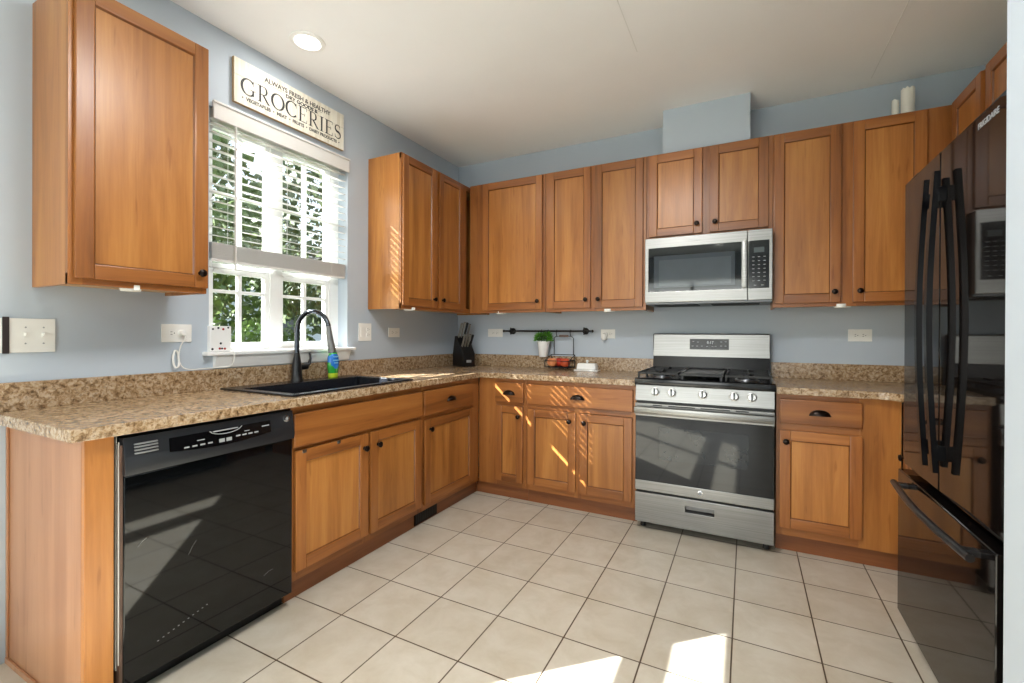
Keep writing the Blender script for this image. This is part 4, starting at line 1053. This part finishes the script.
for lab, x, y in pk:
    t = thing('puck_light', lab, 'lamp', (x, y, ZB + 0.014), 0, 'puck lights under the wall cabinets')
    MB().lathe((0, 0, 0), (0, 0, -1), [(0.034, 0.0), (0.034, 0.012), (0.03, 0.022), (0.001, 0.024)], 20).build('housing', WPL, t)
    MB().box(0.02, 0.05, -0.01, 0.01, -0.020, 0.0, 0.003).build('bracket', WPL, t)
t = thing('floor_register', 'dark brown vent register in the toe board under the sink cabinet', 'vent', (0.5695, -1.185, 0.052), HP)
MB().box(-0.112, 0.112, -0.008, -0.0005, -0.042, 0.036, 0.002).build('frame', BRONZE, t)
m = MB()
for k in range(12): m.box(-0.1 + 0.0175 * k, -0.09 + 0.0175 * k, -0.0095, -0.007, -0.03, 0.024)
m.build('louvre_grille', BLKM, t)
def can(label, x, y, energy=2.5):
    t = thing('recessed_light', label, 'ceiling light', (x, y, H))
    MB().lathe((0, 0, 0), (0, 0, -1), [(0.088, 0.0), (0.086, 0.006), (0.066, 0.010), (0.062, 0.004), (0.062, 0.0005)], 32).build('trim_ring', TRIM, t)
    MB().lathe((0, 0, -0.001), (0, 0, -1), [(0.060, 0), (0.056, 0.005), (0.001, 0.006)], 28).build('lens', LAMP, t)
    l = bpy.data.lights.new('can_lamp', 'AREA'); l.shape = 'DISK'; l.size = 0.11; l.energy = energy; l.color = (1.0, 0.97, 0.93)
    o = bpy.data.objects.new('can_lamp', l); COL.objects.link(o); o.parent = t; o.location = (0, 0, -0.013)
can('round white recessed ceiling light above the sink', 0.318, -1.862)
def flush(label, x, y, energy):  # unseen fixture, added to fill the kitchen with light
    t = thing('added_fill_fixture', label, 'ceiling light', (x, y, H))
    MB().lathe((0, 0, 0), (0, 0, -1), [(0.30, 0), (0.30, 0.03), (0.285, 0.04), (0.28, 0.03)], 40).build('base_ring', CHROME, t)
    MB().lathe((0, 0, -0.03), (0, 0, -1), [(0.28, 0), (0.27, 0.03), (0.22, 0.055), (0.12, 0.075), (0.001, 0.08)], 40).build('diffuser', LAMP, t)
    l = bpy.data.lights.new('added_fill_lamp', 'AREA'); l.shape = 'DISK'; l.size = 0.56; l.energy = energy; l.color = (0.97, 0.985, 1.0)
    o = bpy.data.objects.new('added_fill_lamp', l); COL.objects.link(o); o.parent = t; o.location = (0, 0, -0.115)
flush('wide round fill light added out of view over the kitchen floor', 1.75, -2.4, 22)
can('round white recessed fill light added near the patio door', 0.9, -4.6, 6)  # unseen can, added for more room light
can('round white recessed fill light added at the rear of the room', 2.0, -5.4, 6)  # another added can out of view, for room light

# ------------------------------------------------------------------ outdoors
mb = MB().box(-40, 30, -30, 30, -0.5, -0.35)
struct('ground', mb, LAWN, 'green lawn outside the window', 'lawn')
mb = MB().box(-3.5, 5.0, -10.2, YB - 0.16, 2.42, 2.55)  # unseen roof added to keep direct sun out of the rear window
for px_ in (-3.3, 0.2, 3.6): mb.box(px_ - 0.06, px_ + 0.06, -10.1, -9.98, -0.35, 2.42, 0.004)
struct('added_sunshade', mb, TRIM, 'added white porch outside the rear window', 'sunshade')
def leaves(rx, ry, rz, n, size, seed, zc):
    m = MB(); rs = random.Random(seed)
    for k in range(n):
        while True:
            p = Vector((rs.uniform(-1, 1), rs.uniform(-1, 1), rs.uniform(-1, 1)))
            if 0.30 < p.length < 1.0: break
        p = p.normalized() * (p.length ** 0.5)
        c = Vector((p.x * rx, p.y * ry, p.z * rz + zc))
        d = Vector((rs.uniform(-1, 1), rs.uniform(-1, 1), rs.uniform(-1, 1))).normalized()
        u = d.cross(Vector((rs.uniform(-1, 1), rs.uniform(-1, 1), rs.uniform(-1, 1)))).normalized()
        L = size * rs.uniform(0.6, 1.3); w = L * 0.34
        v = [m.bm.verts.new(q) for q in (c, c + d * L * 0.5 + u * w, c + d * L, c + d * L * 0.5 - u * w)]
        m.bm.faces.new(v)
    return m
def shrub(label, x, y, r, h, mat, seed, n=1500):
    t = thing('shrub', label, 'shrub', (x, y, -0.35), 0, 'shrubs outside the window')
    leaves(r, r, h / 2, n, 0.11, seed, h / 2).build('foliage', mat, t, smooth=0)
    MB().cyl((0, 0, 0), (0, 0, h * 0.5), 0.03, 0.02, 8).build('stem', BARK, t)
def tree(label, x, y, rx, rz, zc, mat, seed, n=3000, size=0.22):
    t = thing('tree', label, 'tree', (x, y, -0.35), 0, 'trees outside the window')
    leaves(rx, rx, rz, n, size, seed, zc + 0.35).build('crown', mat, t, smooth=0)
    MB().tube([(0, 0, 0), (0.05, 0.03, zc * 0.5), (0, 0, zc)], [0.16, 0.12, 0.06], 10).build('trunk', BARK, t)
shrub('light green rounded shrub seen in the left half of the sink window', -4.2, -0.05, 0.55, 1.75, LEAF2, 1)
shrub('pale clipped shrub seen beside the window centre post', -5.2, 1.35, 0.42, 1.72, LEAF2, 2)
shrub('mid green shrub seen in the right half of the sink window', -5.6, 2.45, 0.5, 1.7, LEAF3, 3)
shrub('dark green shrub at the right edge of the sink window', -5.0, 3.6, 0.6, 1.65, LEAF1, 4)
tree('broad dark tree seen through the left of the sink window', -6.5, 0.6, 1.5, 2.0, 3.3, LEAF3, 21, 2900)
tree('distant olive tree seen behind the window centre post', -12.5, 5.6, 2.2, 2.3, 3.4, LEAF3, 25, 3000, 0.26)
tree('tall dark tree seen through the right of the sink window', -7.6, 4.9, 2.0, 2.3, 3.5, LEAF1, 22, 4000)
hs = thing('house', 'pale sided neighbouring house far behind the trees', 'house', (-22.0, 10.0, -0.35))
MB().box(-3, 3, -7, 7, 0, 4.2).build('wall', SIDING, hs)
MB().prism([(-3.5, 4.2), (3.5, 4.2), (0, 6.8)], 'y', -7.4, 7.4).build('roof', ROOFM, hs)
for yy in (-5.6, 1.4, 4.6): MB().box(3.0, 3.05, yy, yy + 1.1, 1.5, 3.0).build('window', GLASSGRY, hs)
